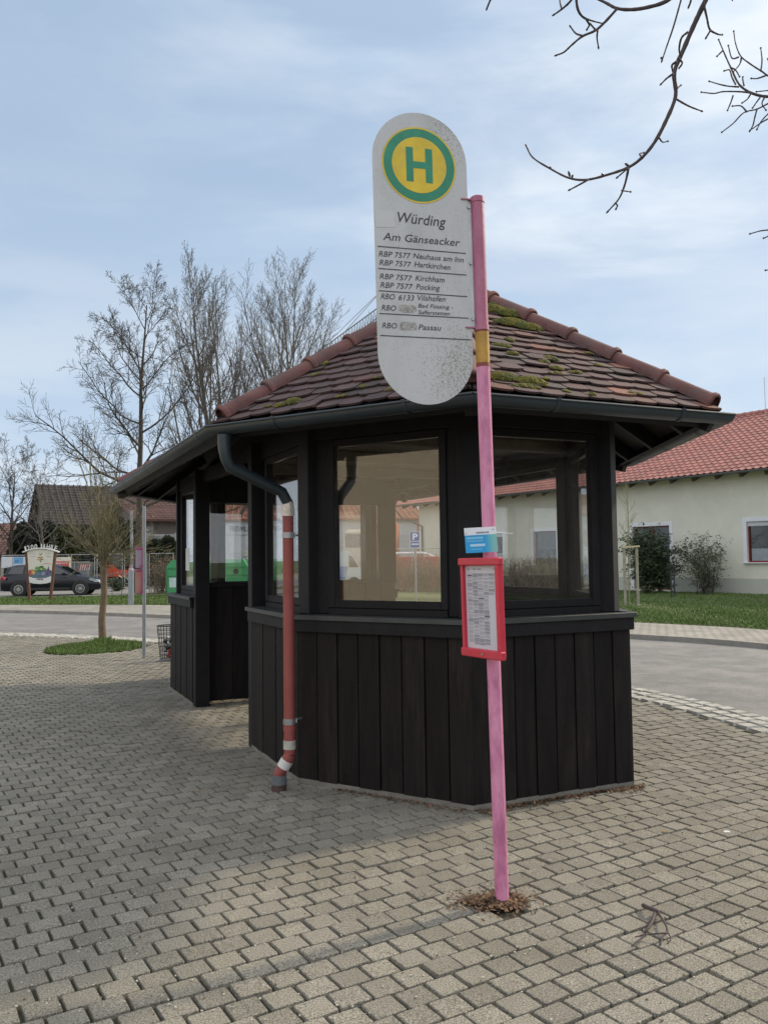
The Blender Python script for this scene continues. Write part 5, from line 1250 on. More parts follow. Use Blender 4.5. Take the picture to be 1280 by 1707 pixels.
# ------------------------------------------------------------------ parked estate car (x forward, y to its left)
def make_car(name,loc,rz,paint,label):
    car=empty(name,loc,rz,label,'car'); gl_=mat('car_glass',(.012,.015,.018),.05,.2,.7,spec=.9); tyre=mat('tyre',(.018,.018,.018),.85,.2,20); rim=mat('alloy_rim',(.42,.43,.45),.35,.1,9,metal=.7); blk=mat('car_trim',(.015,.015,.016),.6)
    low=[(-2.20,.40),(-2.24,.62),(-2.22,.88),(-2.12,1.00),(-1.5,1.02),(-.6,.99),(.3,.95),(.85,.93),(1.55,.82),(2.05,.70),(2.22,.55),(2.24,.38),(2.15,.24)]
    # stations along the length: (x, z of belt, half width)
    mb=MB(); ring=[]; st=[(-2.26,.42,.60,.62),(-2.22,.28,.90,.74),(-2.05,.24,1.0,.83),(-1.5,.22,1.02,.89),(-.5,.22,1.0,.905),(.4,.22,.97,.905),(.95,.22,.95,.895),(1.5,.23,.86,.87),(1.95,.24,.76,.80),(2.17,.27,.66,.68),(2.26,.34,.52,.50)]
    for x,zb,zt,hw in st:
        h=zt-zb; ring.append([(x,-hw*.0,zb),(x,-hw*.90,zb),(x,-hw*.985,zb+h*.28),(x,-hw,zb+h*.55),(x,-hw*.965,zb+h*.85),(x,-hw*.86,zt),(x,0,zt+.035),(x,hw*.86,zt),(x,hw*.965,zb+h*.85),(x,hw,zb+h*.55),(x,hw*.985,zb+h*.28),(x,hw*.90,zb)])
    n=12; vs=[v for r_ in ring for v in r_]; fs=[(i*n+j,i*n+(j+1)%n,(i+1)*n+(j+1)%n,(i+1)*n+j) for i in range(len(ring)-1) for j in range(n)]
    fs+=[tuple(range(n)),tuple((len(ring)-1)*n+j for j in reversed(range(n)))]; mb.add(vs,fs)
    # greenhouse and roof
    gh=[(-2.08,1.00,1.02,.76),(-1.93,1.0,1.34,.70),(-1.55,1.0,1.44,.66),(-.6,.98,1.475,.66),(.05,.97,1.45,.66),(.42,.96,1.36,.66),(1.12,.93,.96,.74)]
    ring=[]
    for x,zb,zt,hw in gh: ring.append([(x,-.80,zb-.03),(x,-hw-.012,zt-.06),(x,-hw+.08,zt),(x,hw-.08,zt),(x,hw+.012,zt-.06),(x,.80,zb-.03)])
    vs=[v for r_ in ring for v in r_]; n=6; mb.add(vs,[(i*n+j,i*n+j+1,(i+1)*n+j+1,(i+1)*n+j) for i in range(len(ring)-1) for j in range(n-1)]+[tuple(range(n)),tuple((len(ring)-1)*n+j for j in reversed(range(n)))])
    body=mb.build('body',paint,car,smooth=True)
    for sg in(-1,1):
        w=MB()
        def sp_(x,z):
            f=(z-.97)/(1.42-.97); return sg*(.80+(.67-.80)*f+.012)
        for poly in([(-1.88,1.04),(-1.22,1.03),(-1.18,1.38),(-1.72,1.34)],[(-1.12,1.03),(-.30,1.01),(-.28,1.41),(-1.08,1.39)],[(-.22,1.01),(.86,.99),(.30,1.34),(.02,1.395),(-.20,1.41)]):
            p=[(x,sp_(x,z),z) for x,z in poly]; w.add(p,[tuple(range(len(p)))])
        w.build('side_window',gl_,car)
        MB().tube([(-1.75,sg*.66,1.44),(-1.6,sg*.66,1.485),(-.2,sg*.66,1.505),(.1,sg*.66,1.47)],.014,6).build('roof_rail',mat('chrome',(.5,.5,.5),.3,metal=.8),car)
        MB().box((.62,sg*.95,1.02),(.16,.14,.11),None,0,.03).build('mirror',paint,car)
        MB().add([(2.20,sg*.62,.70),(2.02,sg*.80,.74),(1.78,sg*.865,.80),(1.72,sg*.86,.72),(2.0,sg*.83,.62),(2.21,sg*.66,.60)],[(0,1,2,3,4,5)]).build('headlight',mat('headlight',(.45,.47,.50),.15,.1,spec=.9),car)
        MB().add([(-2.26,sg*.60,.92),(-2.17,sg*.80,.93),(-1.92,sg*.885,.90),(-1.95,sg*.89,.76),(-2.2,sg*.79,.74),(-2.275,sg*.60,.78)],[(0,1,2,3,4,5)]).build('tail_light',mat('tail_light',(.45,.015,.02),.2,spec=.8),car)
        MB().box((-.35,sg*.912,.33),(2.5,.02,.10),None,0,.005).build('side_skirt',blk,car)
    MB().add([(1.10,-.66,.985),(1.10,.66,.985),(.46,.60,1.37),(.46,-.60,1.37)],[(0,1,2,3)]).build('windscreen',gl_,car)
    MB().add([(-2.10,-.66,1.05),(-2.10,.66,1.05),(-1.97,.6,1.34),(-1.97,-.6,1.34)],[(0,1,2,3)]).build('rear_window',gl_,car)
    for x in(-1.36,1.36):
        for sg in(-1,1):
            Ry=Matrix.Rotation(-sg*PI/2,3,'X')
            arch=MB().lathe([(.375,-.10),(.375,.012)],(x,sg*.90,.34),20,0,Ry).build('wheel_arch',blk,car)
            wh=MB().lathe([(.20,-.1),(.30,-.1),(.322,-.07),(.322,.06),(.30,.09),(.205,.085)],(x,sg*.86,.322),24,0,Ry).build('wheel',tyre,car,smooth=True)
            rm=MB(); c=Vector((x,sg*.955,.322)); rm.lathe([(.205,-.02),(.205,.0),(.185,.002),(.18,-.015)],c,24,0,Ry)
            rm.lathe([(.04,-.02),(.04,.012)],c,10,0,Ry)
            for k in range(12):
                a=2*PI*k/12; rm.beam(c+Vector((.03*math.cos(a),sg*.005,.03*math.sin(a))),c+Vector((.19*math.cos(a),sg*.001,.19*math.sin(a))),.02,.02,up=(0,sg,0))
            rm.build('rim',rim,wh)
    return car
cw_=G(83,993.5,.075); make_car('parked_car',(cw_.x-.15,cw_.y+.9,.075),R(9),mat('navy_car_paint',(.0055,.007,.013),.28,.1,.5,spec=.45),'dark navy estate car parked behind the jubilee sign')
# ------------------------------------------------------------------ construction fence panels and site
fm=mat('fence_galvanised',(.38,.39,.39),.45,.15,9,metal=.5); meshm=mat('fence_wire',(.22,.23,.23),.5,.15,9,metal=.5)
foot=mat('fence_foot',(.20,.19,.17),.9,.2,9)
def fence(a,b,label,h=2.0,base_=.08):
    a=Vector((a.x,a.y,base_)); b=Vector((b.x,b.y,base_)); root=empty('fence_panel',(a+b)/2,0,label,'fence panel','construction fence panels'); v=(b-a)/2; t=v.normalized(); L_=v.length-.05
    f=MB()
    for sg in(-1,1): f.tube([t*sg*L_,t*sg*L_+Z3*h],.024,6)
    for z in(.12,h-.03): f.tube([-t*L_+Z3*z,t*L_+Z3*z],.022,6)
    f.build('frame',fm,root); m=MB(); k=-L_+.14
    while k<L_: m.tube([t*k+Z3*.12,t*k+Z3*(h-.03)],.0045,3,cap=False); k+=.13
    for z in(.5,.9,1.3,1.7): m.tube([-t*L_+Z3*z,t*L_+Z3*z],.0045,3,cap=False)
    m.build('wire_mesh',meshm,root)
    g=MB()
    for sg in(-1,1): g.box(t*sg*(L_+.03)+Z3*.06,(.55,.22,.13),Matrix.Rotation(math.atan2(t.y,t.x)+PI/2,3,'Z'),0,.02)
    g.build('foot',foot,root)
us=[(2,'fence panel at the far left carrying the white hoardings'),(58,'fence panel behind the jubilee sign'),(117,'fence panel in front of the grey skip'),(160,'fence panel between skip and excavator, right behind the young trunk'),(206,'fence panel just left of the wide dark trunk'),(247,'fence panel right of the grey stop pole'),(291,'')]
for (u0,_l),(u1,_) in zip(us,us[1:]):
    fence(px(u0+.5,930,47.0),px(u1-.5,930,47.0),_l)
fence(px(640,925,39),px(688,925,38.5),'fence panel in front of the red site container, left of the parking sign')
fence(px(689,925,38.5),px(735,925,38),'fence panel in front of the red site container, right of the parking sign')
fence(px(345,925,49),px(425,925,49),'fence panel behind the green bottle banks, seen through the partition window')
def flat(name,u0,u1,v0,v1,D,m,label,cat,th=.05,extra=None):
    p=px((u0+u1)/2,v1,D); k=D/FX; W=(u1-u0)*k; H_=(v1-v0)*k; o=empty(name,p,0,label,cat)
    MB().box((0,0,H_/2),(W,th,H_),None,0,.01).build('board',m,o)
    if extra:
        e=MB(); 
        for (a,b,c,d,mi) in extra[0]: e.sheet([((a-.5)*W,c*H_),((b-.5)*W,c*H_),((b-.5)*W,d*H_),((a-.5)*W,d*H_)],(0,-th/2-.004-.001*mi,0),X3,Z3,mi)
        e.build('print',extra[1],o)
    pp=MB()
    for sg in(-.42,.42): pp.box((sg*W,th/2+.04,(H_-(p.z-.05)-.0)/2-.0 if False else (H_/2-p.z/2)),(.07,.07,H_+p.z),None)
    pp.build('support_post',stk,o); return o
wpan=mat('hoarding_white',(.52,.53,.55),.6,.06,3); bpan=mat('hoarding_blue',(.12,.30,.50),.6,.06,3); cpan=mat('hoarding_cream',(.60,.55,.45),.6,.05,3); rpan=mat('hoarding_red',(.50,.055,.04),.6,.05,3); gpan=mat('hoarding_grey',(.30,.32,.36),.6)
flat('site_board',2.5,21,928.5,947,46.6,wpan,'plain white site hoarding board at the far left above the car roof','board',extra=([(.35,.6,.08,.14,0)],[gpan]))
flat('site_board',22,43,928.5,947,46.6,wpan,'site board with a light blue block, left of the jubilee sign','board',extra=([(.05,.8,.35,.97,0),(.15,.45,.5,.7,1)],[bpan,mat('hoarding_blue2',(.06,.18,.36),.6)]))
flat('site_board',45,60,929,943,46.4,wpan,'small pale site board half hidden by the left post of the jubilee sign','board')
o=flat('site_banner',91.5,117.5,929,972,46.5,cpan,'cream site banner with a red block of white writing, right of the jubilee sign','banner',extra=([(.02,.90,.56,.84,0)],[rpan]))
W=26*46.5/FX; H_=43*46.5/FX; bt=MB()
for row,(y0,y1) in enumerate(((.735,.80),(.60,.665))):   # two rows of white lettering too small to read: plain bars of letter width
    x=.06
    while x<.84:
        w_=rnd.uniform(.03,.06); bt.sheet([((x-.5)*W,y0*H_),((x+w_-.5)*W,y0*H_),((x+w_-.5)*W,y1*H_),((x-.5)*W,y1*H_)],(0,-.033,0),X3,Z3); x+=w_+(.014 if rnd.random()>.25 else .05)
bt.build('print',mat('banner_letters',(.62,.45,.42),.6),o)
# skip container
b=px(137,970,51); b.z=.08
sk=empty('skip_container',b,0,'grey steel skip with a red and white hazard marking behind the fence','skip')
k=51/FX; W=44*k
skm=mat('skip_grey',(.17,.19,.21),.6,.25,2,.2,20,col2=(.15,.08,.05),thr=(.55,.7),s2=1.5)
MB().prism([(-W/2,.35),(W/2-.3,.35),(W/2,1.55),(-W/2,1.55)],(0,0,0),X3,Z3,-Y3,1.9).build('body',skm,sk)
rb2=MB(); 
for x in(-W/2+.02,-.1,W/2-.12): rb2.box((x,-.99,.98),(.09,.08,1.2),None)
rb2.box((0,-.99,1.54),(W,.10,.10),None); rb2.box((0,-.97,.3),(W-.3,.12,.12),None)
rb2.build('ribs',mat('skip_rib',(.24,.25,.24),.6,.2,3),sk)
hz=MB(); 
for q in range(5): x=.12+q*.13; hz.sheet([(x,1.05),(x+.065,1.05),(x+.14,1.42),(x+.075,1.42)],(0,-.975,0),X3,Z3,0)
for q in range(5): x=.185+q*.13; hz.sheet([(x,1.05),(x+.065,1.05),(x+.14,1.42),(x+.075,1.42)],(0,-.975,0),X3,Z3,1)
hz.build('hazard_marking',[mat('hz_red',(.45,.03,.03),.5),mat('hz_white',(.6,.6,.6),.5)],sk)
# heap of boards and rubble in front
r=random.Random(31); b=px(172,975,49); b.z=.08; hp_=empty('timber_pile',b,0,'heap of broken pale boards and rubble in front of the excavator','timber pile'); hb=MB()
for q in range(60):
    c=Vector((r.uniform(-1.5,1.7),r.uniform(-.4,.4),r.uniform(.05,1.0)*math.exp(-.1*abs(q%7-3)))); hb.beam(c,c+Vector((r.uniform(-.9,.9),r.uniform(-.3,.3),r.uniform(-.25,.35))),.10,.03,mi=r.choice((0,1)))
hb.build('boards',[mat('plank_pale',(.34,.27,.18),.8,.2,6),mat('plank_grey',(.17,.15,.13),.8,.2,6)],hp_)
# compact excavator
b=px(193,972,52); b.z=.08; ex_=empty('mini_excavator',b,0,'orange mini excavator with a dark cab behind the fence','excavator')
orm=mat('excavator_orange',(.62,.075,.02),.45,.12,4); k=MB()
k.box((-.1,0,.28),(1.7,.35,.5),None,0,.15).box((-.1,1.1,.28),(1.7,.35,.5),None,0,.15); k.build('tracks',mat('rubber',(.02,.02,.02),.8),ex_)
MB().prism([(-1.05,.62),(.75,.62),(.85,.85),(.75,1.02),(.1,1.08),(-.1,1.36),(-.95,1.36),(-1.08,1.1)],(0,.55,0),X3,Z3,-Y3,1.5).build('body',orm,ex_)
cbm=MB(); 
for x,y in((-.62,-.02),(.42,-.02),(-.62,.72),(.42,.72)): cbm.beam((x,y,1.1),(x+(.1 if x<0 else -.05),y,2.15),.06,.06)
cbm.box((-.07,.35,2.18),(1.2,.9,.08),None,0,.02); cbm.build('cab_frame',mat('cab_dark',(.02,.022,.024),.4),ex_)
MB().box((-.08,.35,1.6),(1.0,.78,1.05),None).build('cab_glass',mat('cab_glass',(.03,.045,.05),.08,spec=.8),ex_)
k=MB(); k.beam((.75,.4,.95),(1.0,.4,1.75),.2,.22).beam((1.0,.4,1.75),(1.25,.4,1.70),.18,.2); k.beam((.85,.4,.85),(1.32,.4,1.15),.12,.12); k.build('boom',orm,ex_)
MB().beam((1.25,.4,1.70),(1.45,.4,.8),.14,.16).build('dipper_arm',orm,ex_)
MB().prism([(1.2,.85),(1.6,.85),(1.65,.5),(1.4,.25),(1.15,.45)],(0,.4,0),X3,Z3,-Y3,.5).build('bucket',mat('bucket_steel',(.10,.09,.08),.6),ex_)
# green bottle banks
gmn=mat('bank_green',(.045,.26,.10),.5,.12,4); gms=mat('bank_label',(.45,.55,.55),.5)
bk0=empty('recycling_container',(0,0,0),0,'','recycling container','green recycling containers')
k=MB(); k.prism([(-.85,.12),(.85,.12),(.85,1.32),(.62,1.66),(-.62,1.66),(-.85,1.32)],(0,0,0),X3,Z3,-Y3,1.2); body=k.build('body',gmn,bk0)
MB().box((0,-.61,1.30),(1.55,.05,.06),None).box((0,-.61,.95),(1.55,.04,.03),None).box((-.83,-.61,.7),(.06,.05,1.2),None).box((.83,-.61,.7),(.06,.05,1.2),None).build('ribs',mat('bank_green_dark',(.03,.19,.07),.5),bk0)
MB().sheet([(-.7,.45),(-.15,.45),(-.15,.88),(-.7,.88)],(0,-.605,0),X3,Z3).build('sticker',gms,bk0)
MB().lathe([(.12,0),(.12,.05)],(.3,-.60,1.12),14,0,Matrix.Rotation(PI/2,3,'X')).build('drop_hole',mat('rubber',(1,1,1)),bk0)
MB().lathe([(.05,1.66),(.05,1.78)],(0,0,0),8).build('lifting_ring',steel,bk0)
for i,(u,D,rz,lb_) in enumerate(((309,38,.25,'green recycling container just left of the far shelter corner'),(349,39,.1,'green recycling container leftmost in the partition window'),(386,38.5,.0,'green recycling container in the middle of the partition window'),(425,39,-.15,'green recycling container at the right edge of the partition window'),(465,40,0,'green recycling container seen past the red downpipe'))):
    p=px(u,938,D); p.z=-.0
    if i==0: bk0.location=p; bk0.rotation_euler=(0,0,rz); bk0['label']=lb_
    else: dup(bk0,p,rz,lb_)
# beech hedge row, low shrubs and stakes behind the grey poles
twighedge('beech_hedge',px(262,988,41),px(340,988,41),2.1,12,hedm,'brown leafed beech hedge between the grey pole and the green containers',260,leaf=beech,nleaf=.75,dp_=.5)
b=px(197,980,44); b.z=.06
shrub('evergreen_bush',b,22,.75,.7,12,900,.10,.035,leafd,'small green bush at the foot of the fence left of the wide dark trunk',droop=.3)
r=random.Random(77)
st0=tag(MB().tube([(0,0,-.05),(.02,0,1.15)],.011,5).build('plant_stake',bark),'thin plant stake standing in the verge','stake','thin stakes on the verge')
for i,u in enumerate((186,202,230,248,257,265,277)):
    p=G(u,1006,.06); o=st0 if i==0 else st0.copy()
    if i: C.objects.link(o)
    o.location=p; o.scale=(1,1,r.uniform(.8,1.15)); o.rotation_euler=(r.gauss(0,.04),r.gauss(0,.04),0)
    o['label']=('leftmost thin plant stake on the verge','second thin plant stake from the left on the verge','thin plant stake just right of the slim lamp post','thin plant stake right of the grey stop pole','thin plant stake second right of the grey stop pole','thin plant stake under the brown beech leaves','rightmost thin plant stake beside the shelter corner')[i]
# ------------------------------------------------------------------ evergreens behind the fence
leafe=mat('leaf_evergreen',(.022,.034,.016),.7,.35,1.2,island=.5,spec=.3); leafy=mat('leaf_yew_light',(.060,.070,.028),.7,.3,1.2,island=.5,spec=.3)
def evergreen(u0,u1,vt,D,seed,m,label,n=14000,sz=.19):
    a,b=px(u0,938,D),px(u1,938,D); top=px((u0+u1)/2,vt,D).z; base=Vector(((a.x+b.x)/2,D,.05)); r=random.Random(seed); root=empty('evergreen_tree',base,0,label,'tree','evergreens behind the fence'); W=(b.x-a.x)/2; lf=MB(); tk=MB()
    tk.tube([(0,0,0),(0,0,top*.8)],[.16,.05],7); cl=[]
    for k in range(46):
        z=top*r.uniform(.06,.97); f=math.sqrt(max(.05,1-(z/top)**2.2)); az=r.uniform(0,2*PI); q=W*f*math.sqrt(r.random())*.92; c=Vector((q*math.cos(az),q*math.sin(az)*.8,z)); cl.append((c,r.uniform(.35,.7)*(W/2.2+.4)*.8)); tk.tube([(0,0,z*.7),c*.9],[.035,.012],4,cap=False)
    for k in range(n):
        c,rr_=cl[r.randrange(len(cl))]; d=rv(r).normalized(); p=c+d*rr_*(.6+.5*r.random()); 
        if p.z<.05: continue
        leafcard(lf,p,(d+Z3*.6+rv(r)*.4),sz*r.uniform(.6,1.3),sz*.28,r)
    tk.build('trunk',bark,root); lf.build('crown',m,root)
for a in((14,62,877,52,1,leafe,'dark evergreen at the left behind the jubilee sign'),(52,100,876,53,2,leafe,'rounded dark evergreen second from the left behind the jubilee sign'),(84,134,884,51,3,leafy,'lighter olive evergreen right of the jubilee sign'),(124,178,884,52,4,leafe,'dark evergreen behind the skip and young tree crown'),(168,214,868,54,5,leafe,'dark evergreen behind the young trunk and excavator'),(205,238,874,53,6,leafe,'narrow dark evergreen behind the wide dark trunk'),(238,268,905,52,7,leafe,'low dark evergreen below the lattice balcony'),(262,300,902,51,8,leafe,'low dark evergreen between the balcony and the shelter')):
    evergreen(*a)
# ------------------------------------------------------------------ houses beyond
def rooftex(name,c,var=.2): 
    m=mat(name,c,.8,var,2.5,.3,20,col2=tuple(x*.6 for x in c),thr=(.5,.7),s2=1.5); return m
def house_simple(name,P0,P1,dep,eave,ridge,wallm,roofm,label,over=.5,ribs=.45,base=0):
    """gabled house with its long eave running P0-P1, ridge parallel; rows of tiles as real ribs"""
    P0=Vector((P0.x,P0.y,base)); P1=Vector((P1.x,P1.y,base)); root=empty(name,(P0+P1)/2,0,label,'house'); t=(P1-P0); L_=t.length; t.normalize(); nn=Vector((-t.y,t.x,0)); h=L_/2
    w=MB(); w.prism([(0,0),(dep,0),(dep,eave),(dep/2,ridge),(0,eave)],-t*(0),nn,Z3,t,L_-.2); w.build('walls',wallm,root)
    rf=MB()
    for side in(0,1):
        e0=(-over if side==0 else dep+over); ez=eave-(ridge-eave)/(dep/2)*over
        a0=nn*e0+Z3*ez; a1=nn*(dep/2)+Z3*(ridge+.0)
        up=(a1-a0).normalized(); nv=t.cross(up); nv=nv if nv.z>0 else -nv
        rf.add([-t*(h+over)+a0+nv*.06,t*(h+over)+a0+nv*.06,t*(h+over)+a1+nv*.06,-t*(h+over)+a1+nv*.06,-t*(h+over)+a0-nv*.06,t*(h+over)+a0-nv*.06,t*(h+over)+a1-nv*.06,-t*(h+over)+a1-nv*.06],[(0,1,2,3),(7,6,5,4),(0,4,5,1),(1,5,6,2),(2,6,7,3),(3,7,4,0)])
        k=-h-over+.1
        if ribs:
            while k<h+over: rf.tube([t*k+a0+nv*.07,t*k+a1+nv*.07],ribs*.16,4,cap=False); k+=ribs
            LL=(a1-a0).length; q=.0
            while q<LL: rf.beam(-t*(h+over)+a0+up*q+nv*.10,t*(h+over)+a0+up*q+nv*.085,.03,.03,up=nv); q+=.4
    rf.build('roof',roofm,root); return root,t,nn,h
darkroof=rooftex('roof_dark_brown',(.046,.036,.034)); redroof=rooftex('roof_old_red',(.16,.085,.07)); 
woodw=mat('grey_wood_wall',(.17,.145,.13),.8,.25,3,.2,20,stretch=(8,8,.6)); plaster=mat('old_plaster',(.34,.31,.26),.85,.08,2)
a=px(84,938,60); b=px(262,938,63.8)
hr,t,nn,h=house_simple('dark_roof_house',a,b,9,4.6,7.55,woodw,darkroof,'house with a big dark brown tiled roof above the evergreens at the left',over=.5)
for x in(-5,-2,1): 
    f=MB().box(t*x+nn*(-.03)+Z3*3.2,(1.2,.08,1.2),None,0,.01).build('window',white,hr); MB().box(t*x+nn*(-.08)+Z3*3.2,(1.0,.02,1.0),None).build('pane',dgl,f)
a=px(236,938,53); b=px(330,938,55)
hr,t,nn,h=house_simple('balcony_house',a,b,8,4.45,5.9,woodw,redroof,'wood clad house with red brown roof and pale lattice balcony beside the shelter corner',over=.7,ribs=.3)
bal=MB(); zb_=2.35
for z in(1.95,3.05): bal.beam(-t*h+nn*(-1.1)+Z3*(z+.2),t*h+nn*(-1.1)+Z3*(z+.2),.08,.12)
k=-h
while k<h-.9: bal.beam(t*k+nn*(-1.12)+Z3*2.2,t*(k+.95)+nn*(-1.12)+Z3*3.2,.03,.06); bal.beam(t*(k+.95)+nn*(-1.1)+Z3*2.2,t*k+nn*(-1.1)+Z3*3.2,.03,.06); k+=.16
for k in(-h,-h+1.8,-h+3.6): bal.beam(t*k+nn*(-1.15)+Z3*2.1,t*k+nn*(-1.15)+Z3*3.4,.10,.10,up=(1,0,0))
bal.build('balcony_lattice',mat('lattice_grey',(.34,.33,.32),.7,.1,5),hr)
MB().beam(-t*h+nn*(-.6)+Z3*2.08,t*h+nn*(-.6)+Z3*2.08,1.1,.12).build('balcony_floor',woodw,hr)
for x in(-1.5,.8): 
    f=MB().box(t*(x)+nn*(-.03)+Z3*3.1,(.9,.08,1.6),None,0,.01).build('window',woodw,hr); MB().box(t*(x)+nn*(-.08)+Z3*3.1,(.75,.02,1.4),None).build('pane',dgl,f)
a=px(-70,941,66); b=px(66,941,66)
hr,t,nn,h=house_simple('low_brown_barn',a,b,8,2.6,4.9,plaster,redroof,'low brown barn roof at the far left edge behind the bare tree',over=.6)
MB().box(t*-1+nn*-.04+Z3*1.2,(2.2,.08,2.2),None,0,.01).build('door',woodw,hr)
a=px(318,938,66); b=px(372,938,64)
hr,t,nn,h=house_simple('grey_gable_house',a,b,8,5.0,8.2,woodw,darkroof,'dark gabled house left of the fire station, seen through the partition window',over=.4)
MB().box(t*.5+nn*-.05+Z3*2.4,(2.0,.08,1.3),None).build('shutter',redroof,hr)
# fire station
a=px(370,938,58); b=px(705,934,60)
fsm=mat('fire_station_render',(.44,.46,.48),.8,.05,1.5); fs_,t,nn,h=house_simple('fire_station',a,b,14,4.45,6.3,fsm,rooftex('roof_orange_red',(.30,.14,.09)),'long white fire station with FREIWILLIGE FEUERWEHR lettering, seen through the shelter windows',over=.25,ribs=.4)
tx=MB(); org=-t*h-nn*.06
text_into(tx,"FREIWILLIGE FEUERWEHR",org,t,Z3,.55,4.35,3.62,.36,bold=.01)
fs_t=tx.build('lettering',mat('letter_grey',(.08,.08,.09),.6),fs_)
d_=MB(); d_.beam(-t*h+nn*-.03+Z3*3.38,-t*h+t*6+nn*-.03+Z3*3.38,.05,.05); d_.build('cornice',mat('cornice_grey',(.30,.31,.32),.7),fs_)
f=MB().box(-t*(h-2.2)+nn*-.03+Z3*2.15,(2.2,.08,.62),None,0,.01).build('window',mat('cornice_grey',(1,1,1)),fs_)
for q in range(3): MB().box(-t*(h-1.7-q*.6)+nn*-.08+Z3*2.12,(.5,.02,.42),None).build('pane',mat('window_cream',(.50,.50,.42),.3),f)
for q in range(3):
    g_=MB().box(t*(-h+6.2+q*3.0)+nn*-.03+Z3*1.7,(2.5,.08,3.2),None,0,.01).build('garage_door',mat('garage_grey',(.36,.38,.40),.6,.05,3),fs_)
    rr_=MB()
    for z in(.8,1.6,2.4): rr_.beam(t*(-h+5.0+q*3.0)+nn*-.08+Z3*z,t*(-h+7.4+q*3.0)+nn*-.08+Z3*z,.02,.04)
    rr_.build('door_seam',mat('cornice_grey',(1,1,1)),g_)
# orange truck, van and site container seen through the glass
b=px(650,945,45); b.z=0.06
trk=empty('orange_truck',b,R(-4),'tall orange box truck in front of the fire station, seen through the left front window','truck'); otm=mat('truck_orange',(.36,.115,.05),.5,.12,2)
k=45/FX
x0,x1=(612-650)*k,(664-650)*k
MB().box(((x0+x1)/2+.2,0,2.15),(x1-x0-.4,2.3,2.6),None,0,.05).build('box_body',otm,trk)
MB().box((x0-.25,0,1.95),(1.7,2.2,2.3),None,0,.15).build('cab',mat('truck_cab',(.45,.40,.34),.5,.1,2),trk)
MB().box((x0-.45,0,2.5),(1.2,2.22,.8),None,0,.05).build('cab_window',dgl,trk)
MB().box(((x0+x1)/2,0,.75),(x1-x0,1.2,.3),None).build('chassis',mat('car_trim',(1,1,1)),trk)
for x in(x0-.1,x1-.6): MB().lathe([(.48,-.15),(.5,0),(.48,.15)],(x,-1.05,.48),20,0,Matrix.Rotation(PI/2,3,'X')).build('wheel',mat('tyre',(1,1,1)),trk)
b=px(722,940,52); b.z=.06; k=52/FX; oc=empty('orange_container',b,0,'orange steel container behind the right half of the parking sign','container')
MB().box((0,0,2.05),(50*k,2.2,3.9),None,0,.05).build('body',otm,oc)
q=MB()
for i in range(9): q.box((-22*k+i*5.4*k,-1.12,2.05),(.08,.05,3.6),None)
q.build('ribs',otm,oc); MB().box((0,-1.13,1.6),(50*k,.08,.18),None).build('rail',mat('container_red',(1,1,1)) if 'container_red' in MATS else mat('rail_brown',(.12,.04,.03)),oc)
b=px(556,945,44); b.z=.06
van=empty('delivery_van',b,R(6),'white and pale blue delivery van seen through the left edge of the front window','van')
prof=[(-2.4,.35),(2.3,.35),(2.45,.9),(2.2,1.15),(1.5,1.95),(1.2,2.2),(-2.3,2.2),(-2.4,1.9)]
MB().prism([(a*.62,b_*.9) for a,b_ in prof],(0,0,0),X3,Z3,-Y3,1.9).build('body',mat('van_white',(.42,.50,.55),.4,.05,2),van)
MB().prism([(a*.62,b_*.9) for a,b_ in((-2.3,.6),(.9,.6),(1.1,1.3),(-2.3,1.3))],(0,-.96,0),X3,Z3,-Y3,.02).build('blue_panel',mat('van_blue',(.12,.22,.46),.4,.1,3),van)
MB().prism([(a*.62,b_*.9) for a,b_ in((1.2,1.25),(2.0,1.25),(1.5,1.85),(1.2,1.95))],(0,-.96,0),X3,Z3,-Y3,.02).build('side_window',dgl,van)
for x in(-1.0,1.0): MB().lathe([(.30,-.1),(.32,0),(.30,.1)],(x,-.9,.32),18,0,Matrix.Rotation(PI/2,3,'X')).build('wheel',mat('tyre',(1,1,1)),van)
b=px(697,960,40); b.z=.06; k=40/FX
con=empty('red_site_container',b,0,'faded red steel site container behind the fence and parking sign','container')
crm=mat('container_red',(.36,.075,.055),.6,.2,2,.2,12); W=(745-655)*k; cc_=MB().box((0,0,.85),(W,1.6,1.55),None,0,.03); cc_.build('body',crm,con)
c2=MB(); x=-W/2+.1
while x<W/2: c2.box((x,-.82,.85),(.09,.05,1.45),None); x+=.22
c2.build('corrugation',crm,con)
c2=MB(); pts=[(-W/2,0,1.78),(.15,0,1.80),(.5,0,1.72),(.95,0,1.45),(1.1,0,1.25)]; c2.tube([Vector(p)+Vector((0,-.5,0)) for p in pts],.06,6); c2.build('roof_bow',mat('white_paint',(1,1,1)),con)
# parking sign
b=px(694,1010,26); b.z=.05; ps=empty('parking_sign',b,0,'blue parking sign with white P on a thin post, seen through the shelter window','sign'); k=26/FX
ztop=px(693,886.5,26).z-.05; MB().tube([(0,0,-.05),(0,0,ztop)],.025,8).build('pole',galv,ps,smooth=True)
zc=px(693,900,26).z-.05; pw_=.31; ph_=.50
pl_=MB().box((-.02,-.03,zc),(pw_,.006,ph_),None).build('sign_panel',white,ps)
blu=mat('parking_blue',(.03,.075,.28),.45,.06,5); q=MB(); q.sheet([(-pw_/2+.012-.02,-.035),(pw_/2-.012-.02,-.035),(pw_/2-.012-.02,ph_/2-.012),(-pw_/2+.012-.02,ph_/2-.012)],(0,-.035,zc),X3,Z3); q.sheet([(-pw_/2+.012-.02,-ph_/2+.012),(pw_/2-.012-.02,-ph_/2+.012),(pw_/2-.012-.02,-.055),(-pw_/2+.012-.02,-.055)],(0,-.035,zc),X3,Z3); q.build('blue_field',blu,pl_)
tx=MB(); text_into(tx,"P",(0,-.037,zc),X3,Z3,-.09,.07,.005,.19,bold=.03); xx=-.13
